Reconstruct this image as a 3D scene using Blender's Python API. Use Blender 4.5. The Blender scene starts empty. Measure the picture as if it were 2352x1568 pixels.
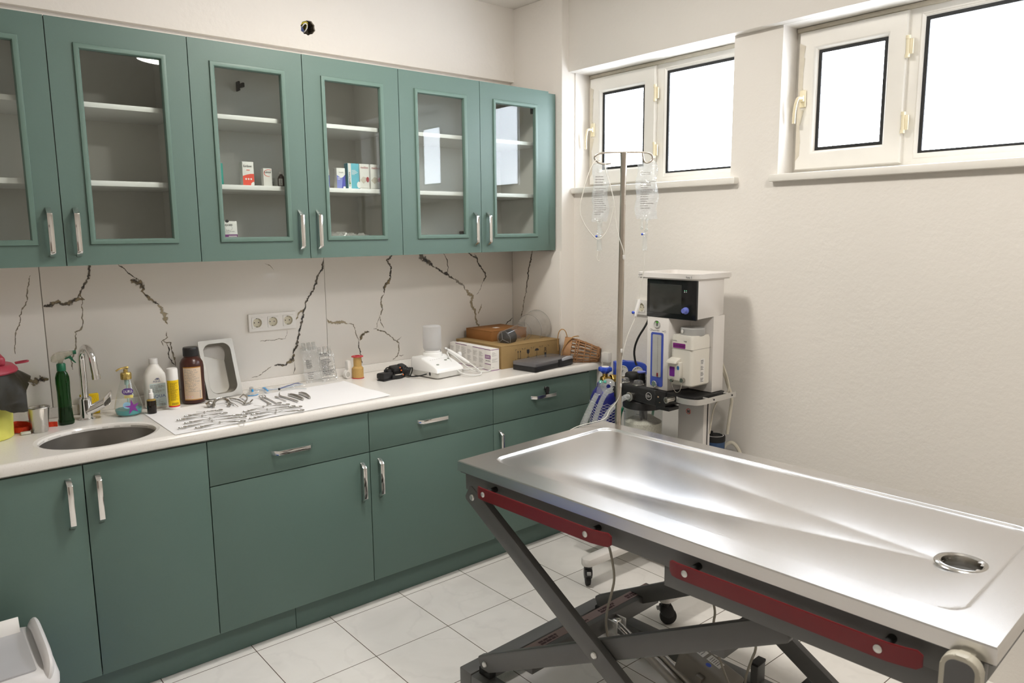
import bpy, bmesh, math, random
from math import sin, cos, pi, radians as R, atan2, hypot
from mathutils import Vector as V, Matrix as MX
random.seed(11)
SC = bpy.context.scene
COL = SC.collection

# ---------------------------------------------------------------- camera
def make_camera():
    f, yaw, pitch, roll = 1708.77, 0.6995, -0.1485, -0.0092
    fw = V((sin(yaw)*cos(pitch), cos(yaw)*cos(pitch), sin(pitch)))
    r = V((cos(yaw), -sin(yaw), 0)); u = r.cross(fw)
    r2 = r*cos(roll) + u*sin(roll); u2 = u*cos(roll) - r*sin(roll)
    c = bpy.data.cameras.new('camera'); o = bpy.data.objects.new('camera', c); COL.objects.link(o)
    c.sensor_width = 36.0; c.lens = f/2352*36.0; c.clip_start = 0.05
    o.matrix_world = MX(((r2.x, u2.x, -fw.x, -2.7354), (r2.y, u2.y, -fw.y, -3.2421), (r2.z, u2.z, -fw.z, 1.5877), (0, 0, 0, 1)))
    c.dof.use_dof = True; c.dof.focus_distance = 3.15; c.dof.aperture_fstop = 7.5
    SC.camera = o
make_camera()

# ---------------------------------------------------------------- daylight, exposure
LAMP_POWER = 90.0
def make_world():
    w = bpy.data.worlds.new('overcast_daylight'); SC.world = w; w.use_nodes = True
    b = w.node_tree.nodes['Background']
    b.inputs[0].default_value = (0.90, 0.95, 1.05, 1); b.inputs[1].default_value = 16.0
make_world()
SC.view_settings.view_transform = 'Standard'; SC.view_settings.look = 'None'
SC.view_settings.gamma = 1.0; SC.view_settings.use_curve_mapping = False
SC.view_settings.exposure = 0.0
cy = SC.cycles
cy.max_bounces = 9; cy.diffuse_bounces = 5; cy.glossy_bounces = 5; cy.transmission_bounces = 6; cy.transparent_max_bounces = 24
cy.caustics_reflective = False; cy.caustics_refractive = False
cy.sample_clamp_indirect = 6.0; cy.use_denoising = True

# ---------------------------------------------------------------- materials
MATS = {}
def mat(name, col, rough=0.5, metal=0.0, var=0.04, scale=12.0, bump=0.0, bscale=60.0, alpha=1.0, coat=0.0, trans=0.0, ior=1.45, aniso=0.0, stretch=None, emit=0.0, rvar=0.0, spec=None):
    """principled surface with a little procedural variation of colour, roughness and relief"""
    if name in MATS: return MATS[name]
    m = bpy.data.materials.new(name); m.use_nodes = True; MATS[name] = m
    nt = m.node_tree; N = nt.nodes; L = nt.links; b = N['Principled BSDF']
    tc = N.new('ShaderNodeTexCoord'); mp = N.new('ShaderNodeMapping'); L.new(tc.outputs['Object'], mp.inputs[0])
    if stretch: mp.inputs['Scale'].default_value = stretch
    nz = N.new('ShaderNodeTexNoise'); nz.inputs['Scale'].default_value = scale; nz.inputs['Detail'].default_value = 4
    L.new(mp.outputs[0], nz.inputs['Vector'])
    mix = N.new('ShaderNodeMix'); mix.data_type = 'RGBA'; L.new(nz.outputs[0], mix.inputs['Factor'])
    mix.inputs['A'].default_value = tuple(max(0, c*(1-var)) for c in col) + (1,)
    mix.inputs['B'].default_value = tuple(min(1, c*(1+var)) for c in col) + (1,)
    L.new(mix.outputs['Result'], b.inputs['Base Color'])
    b.inputs['Roughness'].default_value = rough; b.inputs['Metallic'].default_value = metal
    if rvar:
        mr = N.new('ShaderNodeMapRange'); L.new(nz.outputs[0], mr.inputs[0])
        mr.inputs[1].default_value = 0.3; mr.inputs[2].default_value = 0.7; mr.inputs[3].default_value = max(0.02, rough-rvar); mr.inputs[4].default_value = rough+rvar
        L.new(mr.outputs[0], b.inputs['Roughness'])
    if bump:
        n2 = N.new('ShaderNodeTexNoise'); n2.inputs['Scale'].default_value = bscale; n2.inputs['Detail'].default_value = 3
        L.new(mp.outputs[0], n2.inputs['Vector'])
        bp = N.new('ShaderNodeBump'); bp.inputs['Strength'].default_value = min(1, bump); bp.inputs['Distance'].default_value = 0.004
        L.new(n2.outputs[0], bp.inputs['Height']); L.new(bp.outputs[0], b.inputs['Normal'])
    b.inputs['Alpha'].default_value = alpha; b.inputs['Coat Weight'].default_value = coat
    b.inputs['Transmission Weight'].default_value = trans; b.inputs['IOR'].default_value = ior
    if spec is not None: b.inputs['Specular IOR Level'].default_value = spec
    if emit:
        b.inputs['Emission Color'].default_value = tuple(col) + (1,); b.inputs['Emission Strength'].default_value = emit
    return m

def clear(name, tint, ior=1.45, rough=0.03, haze=0.0, hazecol=(0.9, 0.9, 0.9), bump=0.0, bscale=40.0):
    """thin clear sheet: see-through with a mirror-like sheen by angle, optionally a milky share"""
    if name in MATS: return MATS[name]
    m = bpy.data.materials.new(name); m.use_nodes = True; MATS[name] = m
    nt = m.node_tree; N = nt.nodes; L = nt.links; N.remove(N['Principled BSDF']); out = N['Material Output']
    t = N.new('ShaderNodeBsdfTransparent'); t.inputs[0].default_value = tuple(tint) + (1,)
    g = N.new('ShaderNodeBsdfGlossy'); g.inputs['Roughness'].default_value = rough; g.inputs[0].default_value = (1, 1, 1, 1)
    fr = N.new('ShaderNodeFresnel'); ge = N.new('ShaderNodeNewGeometry'); mi = N.new('ShaderNodeMapRange'); L.new(ge.outputs['Backfacing'], mi.inputs[0]); mi.inputs[3].default_value = ior; mi.inputs[4].default_value = 1/ior; L.new(mi.outputs[0], fr.inputs[0])
    mx = N.new("ShaderNodeMixShader"); L.new(t.outputs[0], mx.inputs[1]); L.new(g.outputs[0], mx.inputs[2])
    tc = N.new('ShaderNodeTexCoord'); nz = N.new('ShaderNodeTexNoise'); nz.inputs['Scale'].default_value = bscale; L.new(tc.outputs['Object'], nz.inputs['Vector'])
    ml = N.new('ShaderNodeMath'); ml.operation = 'MULTIPLY'; L.new(fr.outputs[0], ml.inputs[0]); ml.inputs[1].default_value = 1.0
    L.new(ml.outputs[0], mx.inputs[0])
    if bump:
        bp = N.new('ShaderNodeBump'); bp.inputs['Strength'].default_value = bump; bp.inputs['Distance'].default_value = 0.01
        L.new(nz.outputs[0], bp.inputs['Height']); L.new(bp.outputs[0], g.inputs['Normal']); L.new(bp.outputs[0], fr.inputs['Normal'])
    last = mx
    if haze:
        d = N.new('ShaderNodeBsdfDiffuse'); d.inputs[0].default_value = tuple(hazecol) + (1,)
        tl = N.new('ShaderNodeBsdfTranslucent'); tl.inputs[0].default_value = tuple(hazecol) + (1,)
        ad = N.new('ShaderNodeMixShader'); ad.inputs[0].default_value = 0.5; L.new(d.outputs[0], ad.inputs[1]); L.new(tl.outputs[0], ad.inputs[2])
        hz = N.new('ShaderNodeMixShader'); L.new(mx.outputs[0], hz.inputs[1]); L.new(ad.outputs[0], hz.inputs[2])
        hm = N.new('ShaderNodeMapRange'); L.new(nz.outputs[0], hm.inputs[0]); hm.inputs[1].default_value = 0.3; hm.inputs[2].default_value = 0.7
        hm.inputs[3].default_value = max(0, haze*0.7); hm.inputs[4].default_value = min(1, haze*1.3); L.new(hm.outputs[0], hz.inputs[0]); last = hz
    L.new(last.outputs[0], out.inputs[0])
    return m

def vein_mat(name, c1, c2, strength):
    """mineral vein: dark and ochre mottling that frays towards the ribbon's rim"""
    m = bpy.data.materials.new(name); m.use_nodes = True; nt = m.node_tree; N = nt.nodes; L = nt.links; b = N['Principled BSDF']
    uv = N.new('ShaderNodeUVMap'); uv.uv_map = 'UVMap'; sp = N.new('ShaderNodeSeparateXYZ'); L.new(uv.outputs[0], sp.inputs[0])
    tc = N.new('ShaderNodeTexCoord')
    n1 = N.new('ShaderNodeTexNoise'); n1.inputs['Scale'].default_value = 90; n1.inputs['Detail'].default_value = 5; L.new(tc.outputs['Object'], n1.inputs['Vector'])
    n2 = N.new('ShaderNodeTexNoise'); n2.inputs['Scale'].default_value = 45; n2.inputs['Detail'].default_value = 4; L.new(tc.outputs['Object'], n2.inputs['Vector'])
    def M(op, a, bb):
        x = N.new('ShaderNodeMath'); x.operation = op
        for i, q in enumerate((a, bb)):
            if isinstance(q, (int, float)): x.inputs[i].default_value = q
            else: L.new(q, x.inputs[i])
        return x.outputs[0]
    d = M('ABSOLUTE', M('SUBTRACT', M('MULTIPLY', sp.outputs[1], 2.0), 1.0), 0)
    e = M('ADD', M('SUBTRACT', 1.0, d), M('MULTIPLY', M('SUBTRACT', n1.outputs[0], 0.5), 2.2))
    mr = N.new('ShaderNodeMapRange'); mr.interpolation_type = 'SMOOTHSTEP'; L.new(e, mr.inputs[0])
    mr.inputs[1].default_value = 0.15; mr.inputs[2].default_value = 0.75; mr.inputs[3].default_value = 0; mr.inputs[4].default_value = strength
    L.new(mr.outputs[0], b.inputs['Alpha'])
    cr = N.new('ShaderNodeMapRange'); L.new(n2.outputs[0], cr.inputs[0]); cr.inputs[1].default_value = 0.42; cr.inputs[2].default_value = 0.6
    mx = N.new('ShaderNodeMix'); mx.data_type = 'RGBA'; L.new(cr.outputs[0], mx.inputs['Factor'])
    mx.inputs['A'].default_value = c1 + (1,); mx.inputs['B'].default_value = c2 + (1,); L.new(mx.outputs['Result'], b.inputs['Base Color'])
    b.inputs['Roughness'].default_value = 0.2
    return m

def floor_mat():
    m = bpy.data.materials.new('floor_tile'); m.use_nodes = True; nt = m.node_tree; N = nt.nodes; L = nt.links; b = N['Principled BSDF']
    tc = N.new('ShaderNodeTexCoord'); mp = N.new('ShaderNodeMapping'); L.new(tc.outputs['Object'], mp.inputs[0])
    T = 0.3308; mp.inputs['Location'].default_value = (2.1197, 0.5801, 0)
    br = N.new('ShaderNodeTexBrick'); br.offset = 0; br.squash = 1; L.new(mp.outputs[0], br.inputs[0])
    br.inputs['Scale'].default_value = 1; br.inputs['Brick Width'].default_value = T; br.inputs['Row Height'].default_value = T
    br.inputs['Mortar Size'].default_value = 0.0016; br.inputs['Mortar Smooth'].default_value = 0.1
    nz = N.new('ShaderNodeTexNoise'); nz.inputs['Scale'].default_value = 5; nz.inputs['Detail'].default_value = 8; nz.inputs['Distortion'].default_value = 1.2
    L.new(tc.outputs['Object'], nz.inputs['Vector'])
    v = N.new('ShaderNodeValToRGB'); L.new(nz.outputs[0], v.inputs[0]); e = v.color_ramp.elements
    e[0].position = 0.35; e[0].color = (0.87, 0.845, 0.81, 1); e[1].position = 0.55; e[1].color = (0.91, 0.885, 0.85, 1)
    w = N.new('ShaderNodeTexWave'); w.inputs['Scale'].default_value = 1.1; w.inputs['Distortion'].default_value = 14; w.inputs['Detail'].default_value = 5; w.inputs['Detail Scale'].default_value = 2.5
    L.new(tc.outputs['Object'], w.inputs[0])
    vr = N.new('ShaderNodeMapRange'); L.new(w.outputs['Fac'], vr.inputs[0]); vr.inputs[1].default_value = 0.0; vr.inputs[2].default_value = 0.06; vr.inputs[3].default_value = 0.82; vr.inputs[4].default_value = 1.0
    ml = N.new('ShaderNodeMix'); ml.data_type = 'RGBA'; ml.blend_type = 'MULTIPLY'; ml.inputs['Factor'].default_value = 0.2
    L.new(v.outputs[0], ml.inputs['A']); L.new(vr.outputs[0], ml.inputs['B'])
    L.new(ml.outputs['Result'], br.inputs['Color1']); L.new(ml.outputs['Result'], br.inputs['Color2'])
    br.inputs['Mortar'].default_value = (0.10, 0.07, 0.05, 1)
    L.new(br.outputs[0], b.inputs['Base Color'])
    rr = N.new('ShaderNodeMapRange'); L.new(br.outputs['Fac'], rr.inputs[0]); rr.inputs[3].default_value = 0.32; rr.inputs[4].default_value = 0.8; L.new(rr.outputs[0], b.inputs['Roughness'])
    bp = N.new('ShaderNodeBump'); bp.invert = True; bp.inputs['Strength'].default_value = 0.5; bp.inputs['Distance'].default_value = 0.002
    L.new(br.outputs['Fac'], bp.inputs['Height']); L.new(bp.outputs[0], b.inputs['Normal'])
    return m

def speck_mat(name, base, dark, scale, amount, rough):
    """small dark specks scattered in a pale ground (quartz worktop, lime granules)"""
    m = bpy.data.materials.new(name); m.use_nodes = True; nt = m.node_tree; N = nt.nodes; L = nt.links; b = N['Principled BSDF']; MATS[name] = m
    tc = N.new('ShaderNodeTexCoord'); v = N.new('ShaderNodeTexVoronoi'); v.inputs['Scale'].default_value = scale; L.new(tc.outputs['Object'], v.inputs['Vector'])
    r = N.new('ShaderNodeMapRange'); L.new(v.outputs['Distance'], r.inputs[0]); r.inputs[1].default_value = amount*0.5; r.inputs[2].default_value = amount
    n = N.new('ShaderNodeTexNoise'); n.inputs['Scale'].default_value = scale*0.3; L.new(tc.outputs['Object'], n.inputs['Vector'])
    a = N.new('ShaderNodeMath'); a.operation = 'ADD'; L.new(r.outputs[0], a.inputs[0]); L.new(n.outputs[0], a.inputs[1]); a.use_clamp = True
    mx = N.new('ShaderNodeMix'); mx.data_type = 'RGBA'; L.new(a.outputs[0], mx.inputs['Factor']); mx.inputs['A'].default_value = dark + (1,); mx.inputs['B'].default_value = base + (1,)
    L.new(mx.outputs['Result'], b.inputs['Base Color']); b.inputs['Roughness'].default_value = rough
    return m

WALL = mat('wall_paint', (0.80, 0.765, 0.715), 0.85, var=0.02, scale=3, bump=0.35, bscale=45)
CEIL = mat('ceiling_paint', (0.80, 0.775, 0.74), 0.9, var=0.02, scale=3, bump=0.2, bscale=40)
FLOOR = floor_mat()
TILE = mat('wall_tile', (0.80, 0.77, 0.72), 0.12, var=0.03, scale=4)
JOINT = mat('tile_joint', (0.28, 0.26, 0.23), 0.7)
VEINS_M = {'d': vein_mat('vein_dark', (0.02, 0.02, 0.022), (0.13, 0.11, 0.085), 0.95), 'b': vein_mat('vein_brown', (0.05, 0.04, 0.03), (0.28, 0.22, 0.13), 0.95),
           't': vein_mat('vein_tan', (0.30, 0.24, 0.14), (0.42, 0.36, 0.25), 0.8), 'n': vein_mat('vein_thin', (0.16, 0.13, 0.09), (0.33, 0.29, 0.21), 0.75), 'g': vein_mat('vein_grey', (0.25, 0.23, 0.2), (0.4, 0.37, 0.33), 0.7)}
GREEN = mat('green_laminate', (0.100, 0.160, 0.136), 0.46, var=0.03, scale=160, bump=0.06, bscale=500)
GREEN_EDGE = mat('green_edge', (0.115, 0.185, 0.155), 0.4, var=0.03, scale=60)
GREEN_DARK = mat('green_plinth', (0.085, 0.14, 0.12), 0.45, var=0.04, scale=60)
WHITE_LAM = mat('white_laminate', (0.76, 0.74, 0.70), 0.45, var=0.02)
SHELF_EDGE = mat('white_shelf', (0.86, 0.85, 0.83), 0.4, var=0.01)
GLASS = clear('cabinet_glass', (0.93, 0.95, 0.94), 1.38, 0.01)
WINGLASS = clear('window_glass', (0.97, 0.98, 0.98), 1.5, 0.02)
CHROME = mat('chrome', (0.82, 0.82, 0.82), 0.08, 1.0, var=0.03)
STEEL = mat('stainless_steel', (0.60, 0.585, 0.56), 0.26, 1.0, var=0.05, scale=6, rvar=0.06)
STEEL_TOOL = mat('instrument_steel', (0.50, 0.485, 0.455), 0.2, 1.0, var=0.08, scale=80)
STEEL_DULL = mat('worn_steel', (0.40, 0.385, 0.35), 0.40, 1.0, var=0.12, scale=14, rvar=0.1)
QUARTZ = speck_mat('quartz', (0.80, 0.775, 0.735), (0.66, 0.63, 0.58), 170, 0.35, 0.16)
PVC = mat('window_pvc', (0.80, 0.775, 0.72), 0.4, var=0.06, scale=9)
PVC_DIRT = mat('window_grime', (0.62, 0.57, 0.47), 0.75, var=0.15, scale=25)
CREAM = mat('cream_plastic', (0.76, 0.68, 0.48), 0.4)
BLACK = mat('black_plastic', (0.016, 0.016, 0.017), 0.38)
BLACK_GLOSS = mat('black_gloss', (0.010, 0.010, 0.011), 0.12)
RUBBER = mat('black_rubber', (0.012, 0.012, 0.012), 0.65)
WHITE = mat('white_plastic', (0.80, 0.785, 0.76), 0.35, var=0.01)
WHITE_GLOSS = mat('white_gloss_plastic', (0.84, 0.84, 0.83), 0.18, var=0.01)
PAPER = mat('white_card', (0.82, 0.80, 0.77), 0.6, var=0.015)
PRINT = mat('black_ink', (0.03, 0.03, 0.035), 0.6)
GREYPRINT = mat('grey_ink', (0.30, 0.29, 0.28), 0.6)
MACHINE = mat('machine_white', (0.78, 0.75, 0.72), 0.38, var=0.01)
GREYMET = mat('grey_enamel', (0.115, 0.115, 0.112), 0.42, var=0.05, scale=30, bump=0.04, bscale=300)
RED_BAR = mat('dark_red_enamel', (0.17, 0.012, 0.016), 0.35, var=0.05)
BLUE = mat('blue_plastic', (0.03, 0.08, 0.50), 0.35)
BRASS = mat('brass', (0.50, 0.34, 0.10), 0.28, 1.0, var=0.15, scale=40)
PURPLE = mat('purple_ink', (0.19, 0.035, 0.20), 0.5)
RED = mat('red_ink', (0.70, 0.05, 0.03), 0.5)

# ---------------------------------------------------------------- mesh builder
def basis(d):
    d = V(d).normalized(); a = V((0, 0, 1)) if abs(d.z) < 0.9 else V((1, 0, 0))
    x = d.cross(a).normalized(); return x, d.cross(x).normalized(), d

class MB:
    def __init__(s): s.bm = bmesh.new(); s.uv = None
    def face(s, pts, mi=0):
        try: f = s.bm.faces.new([s.bm.verts.new(V(p)) for p in pts]); f.material_index = mi; return f
        except ValueError: return None
    def _mark(s, n0, mi):
        s.bm.faces.ensure_lookup_table()
        for f in s.bm.faces[n0:]: f.material_index = mi
    def box(s, a, b, bev=0.0, mi=0, seg=2, mx=None):
        t = bmesh.new(); r = bmesh.ops.create_cube(t, size=1.0)
        lo = V([min(p, q) for p, q in zip(a, b)]); hi = V([max(p, q) for p, q in zip(a, b)]); c = (lo+hi)/2; d = hi-lo
        for v in t.verts: v.co = V((v.co.x*d.x+c.x, v.co.y*d.y+c.y, v.co.z*d.z+c.z))
        if bev: bmesh.ops.bevel(t, geom=list(t.edges), offset=min(bev, min(d)*0.49), segments=seg, affect='EDGES', profile=0.5)
        s.merge(t, mi, mx); return s
    def merge(s, t, mi=None, mx=None):
        vm = {}
        for v in t.verts: vm[v] = s.bm.verts.new(mx @ v.co if mx else v.co)
        for f in t.faces:
            try: g = s.bm.faces.new([vm[v] for v in f.verts]); g.material_index = f.material_index if mi is None else mi
            except ValueError: pass
        t.free()
    def cyl(s, p, q, r0, r1=None, n=20, mi=0, cap=True):
        r1 = r0 if r1 is None else r1; p = V(p); q = V(q); x, y, d = basis(q-p)
        a = [s.bm.verts.new(p + (x*cos(2*pi*i/n)+y*sin(2*pi*i/n))*r0) for i in range(n)]
        b = [s.bm.verts.new(q + (x*cos(2*pi*i/n)+y*sin(2*pi*i/n))*r1) for i in range(n)]
        for i in range(n): s.bm.faces.new((a[i], a[(i+1) % n], b[(i+1) % n], b[i])).material_index = mi
        if cap:
            s.bm.faces.new(a[::-1]).material_index = mi; s.bm.faces.new(b).material_index = mi
        return s
    def lathe(s, prof, c=(0, 0, 0), n=28, mi=0, axis=(0, 0, 1), sx=1.0, sy=1.0, a0=0.0, a1=2*pi, mis=None):
        c = V(c); ax = V(axis).normalized()
        if abs(ax.z) > 0.999: x, y = V((1, 0, 0)), V((0, 1, 0))*(1 if ax.z > 0 else -1)
        else: x, y, _ = basis(ax)
        full = abs(a1-a0-2*pi) < 1e-6; rings = []
        m = n if full else n+1
        for r, h in prof:
            if r < 1e-6 and full: rings.append([s.bm.verts.new(c+ax*h)])
            else: rings.append([s.bm.verts.new(c+ax*h+x*(r*sx*cos(a0+(a1-a0)*i/n))+y*(r*sy*sin(a0+(a1-a0)*i/n))) for i in range(m)])
        for k in range(len(rings)-1):
            A, B = rings[k], rings[k+1]; q = mi if mis is None else mis[k]
            for i in range(n if not full else m):
                j = (i+1) % m if full else i+1
                if len(A) == 1 and len(B) == 1: continue
                if len(A) == 1: f = (A[0], B[j], B[i])
                elif len(B) == 1: f = (A[i], A[j], B[0])
                else: f = (A[i], A[j], B[j], B[i])
                try: s.bm.faces.new(f).material_index = q
                except ValueError: pass
        return s
    def tube(s, pts, r, n=8, mi=0, closed=False, smooth=0, cap=True, flat=None, up=None):
        pts = [V(p) for p in pts]
        for _ in range(smooth):
            q = [] if closed else [pts[0]]
            m = len(pts)
            for i in range(m if closed else m-1):
                a, b = pts[i], pts[(i+1) % m]; q += [a*0.75+b*0.25, a*0.25+b*0.75]
            if not closed: q.append(pts[-1])
            pts = q
        m = len(pts); rings = []; px = None
        for i, p in enumerate(pts):
            a = pts[i-1] if (i or closed) else p; b = pts[(i+1) % m] if (i < m-1 or closed) else p
            d = (b-a)
            if d.length < 1e-9: d = V((0, 0, 1))
            d.normalize()
            if up is not None:
                x = d.cross(V(up));
                if x.length < 1e-6: x = basis(d)[0]
                x.normalize()
            elif px is None: x = basis(d)[0]
            else:
                x = px - d*px.dot(d)
                if x.length < 1e-6: x = basis(d)[0]
                x.normalize()
            px = x; y = d.cross(x); rr = r[min(i, len(r)-1)] if isinstance(r, (list, tuple)) else r
            fx, fy = flat or (1, 1)
            rings.append([s.bm.verts.new(p+x*(cos(2*pi*(k+0.5)/n)*rr*fx)+y*(sin(2*pi*(k+0.5)/n)*rr*fy)) for k in range(n)])
        for i in range(m if closed else m-1):
            A, B = rings[i], rings[(i+1) % m]
            for k in range(n):
                s.bm.faces.new((A[k], A[(k+1) % n], B[(k+1) % n], B[k])).material_index = mi
        if cap and not closed:
            s.bm.faces.new(rings[0][::-1]).material_index = mi; s.bm.faces.new(rings[-1]).material_index = mi
        return s
    def prism(s, poly, o, x, y, depth, mi=0, bev=0.0):
        """2D outline in the plane (o; x, y) given thickness along x cross y"""
        o, x, y = V(o), V(x).normalized(), V(y).normalized(); z = x.cross(y)*depth
        t = bmesh.new(); a = [t.verts.new(o+x*p+y*q) for p, q in poly]; b = [t.verts.new(v.co+z) for v in a]; n = len(a)
        t.faces.new(a[::-1]); t.faces.new(b)
        for i in range(n): t.faces.new((a[i], a[(i+1) % n], b[(i+1) % n], b[i]))
        if bev: bmesh.ops.bevel(t, geom=list(t.edges), offset=bev, segments=2, affect='EDGES', profile=0.5)
        s.merge(t, mi); return s
    def plate(s, outer, holes, o, x, y, depth, mi=0):
        """flat plate with holes, thickness along x cross y"""
        o, x, y = V(o), V(x).normalized(), V(y).normalized(); z = x.cross(y)*depth
        t = bmesh.new(); loops = []
        for lp in [outer]+holes:
            vs = [t.verts.new(o+x*p+y*q) for p, q in lp]; loops.append(vs)
            for i in range(len(vs)): t.edges.new((vs[i], vs[(i+1) % len(vs)]))
        bmesh.ops.triangle_fill(t, edges=list(t.edges), use_beauty=True)
        fs = list(t.faces); cp = {}
        for v in list(t.verts): cp[v] = t.verts.new(v.co+z)
        for f in fs: t.faces.new([cp[v] for v in f.verts][::-1])
        for vs in loops:
            for i in range(len(vs)):
                a, b = vs[i], vs[(i+1) % len(vs)]
                t.faces.new((a, b, cp[b], cp[a]))
        bmesh.ops.recalc_face_normals(t, faces=list(t.faces)); s.merge(t, mi); return s
    def ball(s, c, r, mi=0, sc=(1, 1, 1), u=16, v=10):
        t = bmesh.new(); bmesh.ops.create_uvsphere(t, u_segments=u, v_segments=v, radius=1)
        for q in t.verts: q.co = V((q.co.x*r*sc[0]+c[0], q.co.y*r*sc[1]+c[1], q.co.z*r*sc[2]+c[2]))
        s.merge(t, mi); return s
    def sheet(s, fn, nu, nv, mi=0, closed_u=False):
        g = [[s.bm.verts.new(V(fn(i/nu, j/nv))) for j in range(nv+1)] for i in range(nu+(0 if closed_u else 1))]
        m = len(g)
        for i in range(nu if not closed_u else m):
            for j in range(nv):
                a, b = g[i], g[(i+1) % m]
                try: s.bm.faces.new((a[j], b[j], b[j+1], a[j+1])).material_index = mi
                except ValueError: pass
        return s
    def lines(s, o, x, y, w, h, n, mi=0, seed=1, fill=0.45, minw=0.5):
        """rows of small print as thin ink bars"""
        rnd = random.Random(seed); o, x, y = V(o), V(x).normalized(), V(y).normalized()
        for i in range(n):
            t = h*(1-(i+0.5)/n); th = h/n*fill; L = w*rnd.uniform(minw, 1.0); p = 0.0
            while p < L:
                k = min(L-p, w*rnd.uniform(0.08, 0.3))
                if k > w*0.02: s.face((o+x*p+y*(t-th/2), o+x*(p+k)+y*(t-th/2), o+x*(p+k)+y*(t+th/2), o+x*p+y*(t+th/2)), mi)
                p += k+w*0.03
        return s
    def bars(s, o, x, y, w, h, n, mi=0, seed=1):
        rnd = random.Random(seed); o, x, y = V(o), V(x).normalized(), V(y).normalized(); p = 0
        for i in range(n):
            k = w/n*rnd.uniform(0.25, 0.8); q = w*i/n
            s.face((o+x*q, o+x*(q+k), o+x*(q+k)+y*h, o+x*q+y*h), mi)
        return s
    def quad(s, o, x, y, w, h, mi=0):
        o, x, y = V(o), V(x).normalized(), V(y).normalized(); s.face((o, o+x*w, o+x*w+y*h, o+y*h), mi); return s
    def disc(s, c, nrm, r, mi=0, n=20, ry=None, x=None, r0=0.0):
        c = V(c); X, Y, _ = basis(nrm)
        if x is not None: X = V(x).normalized(); Y = V(nrm).normalized().cross(X)
        ry = ry or r; P = lambda q, i: c+X*(q*r*cos(2*pi*i/n))+Y*(q*ry*sin(2*pi*i/n))
        if r0 <= 0: s.face([P(1, i) for i in range(n)], mi)
        else:
            for i in range(n): s.face((P(1, i), P(1, i+1), P(r0, i+1), P(r0, i)), mi)
        return s
    def xf(s, m):
        bmesh.ops.transform(s.bm, matrix=m, verts=list(s.bm.verts)); return s

OFF = [V((0, 0, 0))]       # world point the current thing's meshes are measured from
def link(o, parent=None):
    COL.objects.link(o)
    if parent is not None: o.parent = parent
    return o
def tag(o, label=None, cat=None, group=None, kind=None):
    if label: o['label'] = label
    if cat: o['category'] = cat
    if group: o['group'] = group
    if kind: o['kind'] = kind
    return o
def mesh(name, m, mats, parent=None, ang=38, world=False, label=None, weld=True):
    """links the builder's faces as one mesh object; world=True: coordinates are room coordinates"""
    bm = m.bm
    if world: bmesh.ops.translate(bm, vec=-OFF[0], verts=list(bm.verts))
    if weld and m.uv is None: bmesh.ops.remove_doubles(bm, verts=list(bm.verts), dist=1e-6)
    me = bpy.data.meshes.new(name); bm.to_mesh(me); bm.free()
    for q in (mats if isinstance(mats, (list, tuple)) else [mats]): me.materials.append(q)
    for p in me.polygons: p.use_smooth = True
    me.set_sharp_from_angle(angle=R(ang)); me.update()
    o = bpy.data.objects.new(name, me); link(o, parent)
    if label: o['label'] = label
    return o
def thing(name, label, cat, loc=(0, 0, 0), rz=0.0, group=None, kind=None):
    o = bpy.data.objects.new(name, None); o.empty_display_size = 0.05; COL.objects.link(o)
    o.location = loc; o.rotation_euler = (0, 0, rz); OFF[0] = V(loc)
    return tag(o, label, cat, group, kind)
def copy_tree(o, parent=None):
    c = o.copy(); COL.objects.link(c); c.parent = parent
    for ch in list(o.children): copy_tree(ch, c)
    return c
def lettering(s, h, o, x, up, mt, parent, w=None, world=False, lift=0.0004, name='lettering', bold=0.0, centre=False):
    """printed characters: a thin flat mesh standing a hair proud of its surface"""
    cu = bpy.data.curves.new('font', 'FONT'); cu.body = s; cu.size = 1.0; cu.offset = bold; cu.resolution_u = 3
    t = bpy.data.objects.new('font', cu); COL.objects.link(t); bpy.context.view_layer.update()
    me = bpy.data.meshes.new_from_object(t); bpy.data.objects.remove(t); bpy.data.curves.remove(cu)
    if not me.vertices: return None
    xs = [v.co.x for v in me.vertices]; ys = [v.co.y for v in me.vertices]; x0, x1, y0, y1 = min(xs), max(xs), min(ys), max(ys)
    k = h/(y1-y0); kx = (w/(x1-x0)) if w else k
    X = V(x).normalized(); U = V(up).normalized(); Nn = X.cross(U); o = V(o) - (OFF[0] if world else V((0, 0, 0)))
    sh = (x1-x0)*kx/2 if centre else 0
    for v in me.vertices: v.co = o + X*((v.co.x-x0)*kx-sh) + U*((v.co.y-y0)*k) + Nn*lift
    me.materials.append(mt); me.name = name
    ob = bpy.data.objects.new(name, me); return link(ob, parent)
def rrect(w, h, r, n=5, cx=0, cy=0):
    out = []
    for qx, qy, a in ((1, 1, 0), (-1, 1, 90), (-1, -1, 180), (1, -1, 270)):
        for i in range(n+1):
            t = R(a+90*i/n); out.append((cx+qx*(w/2-r)+r*cos(t), cy+qy*(h/2-r)+r*sin(t)))
    return out
def lerp(a, b, t): return a+(b-a)*t
X1, Y1, Z1 = V((1, 0, 0)), V((0, 1, 0)), V((0, 0, 1))
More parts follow.
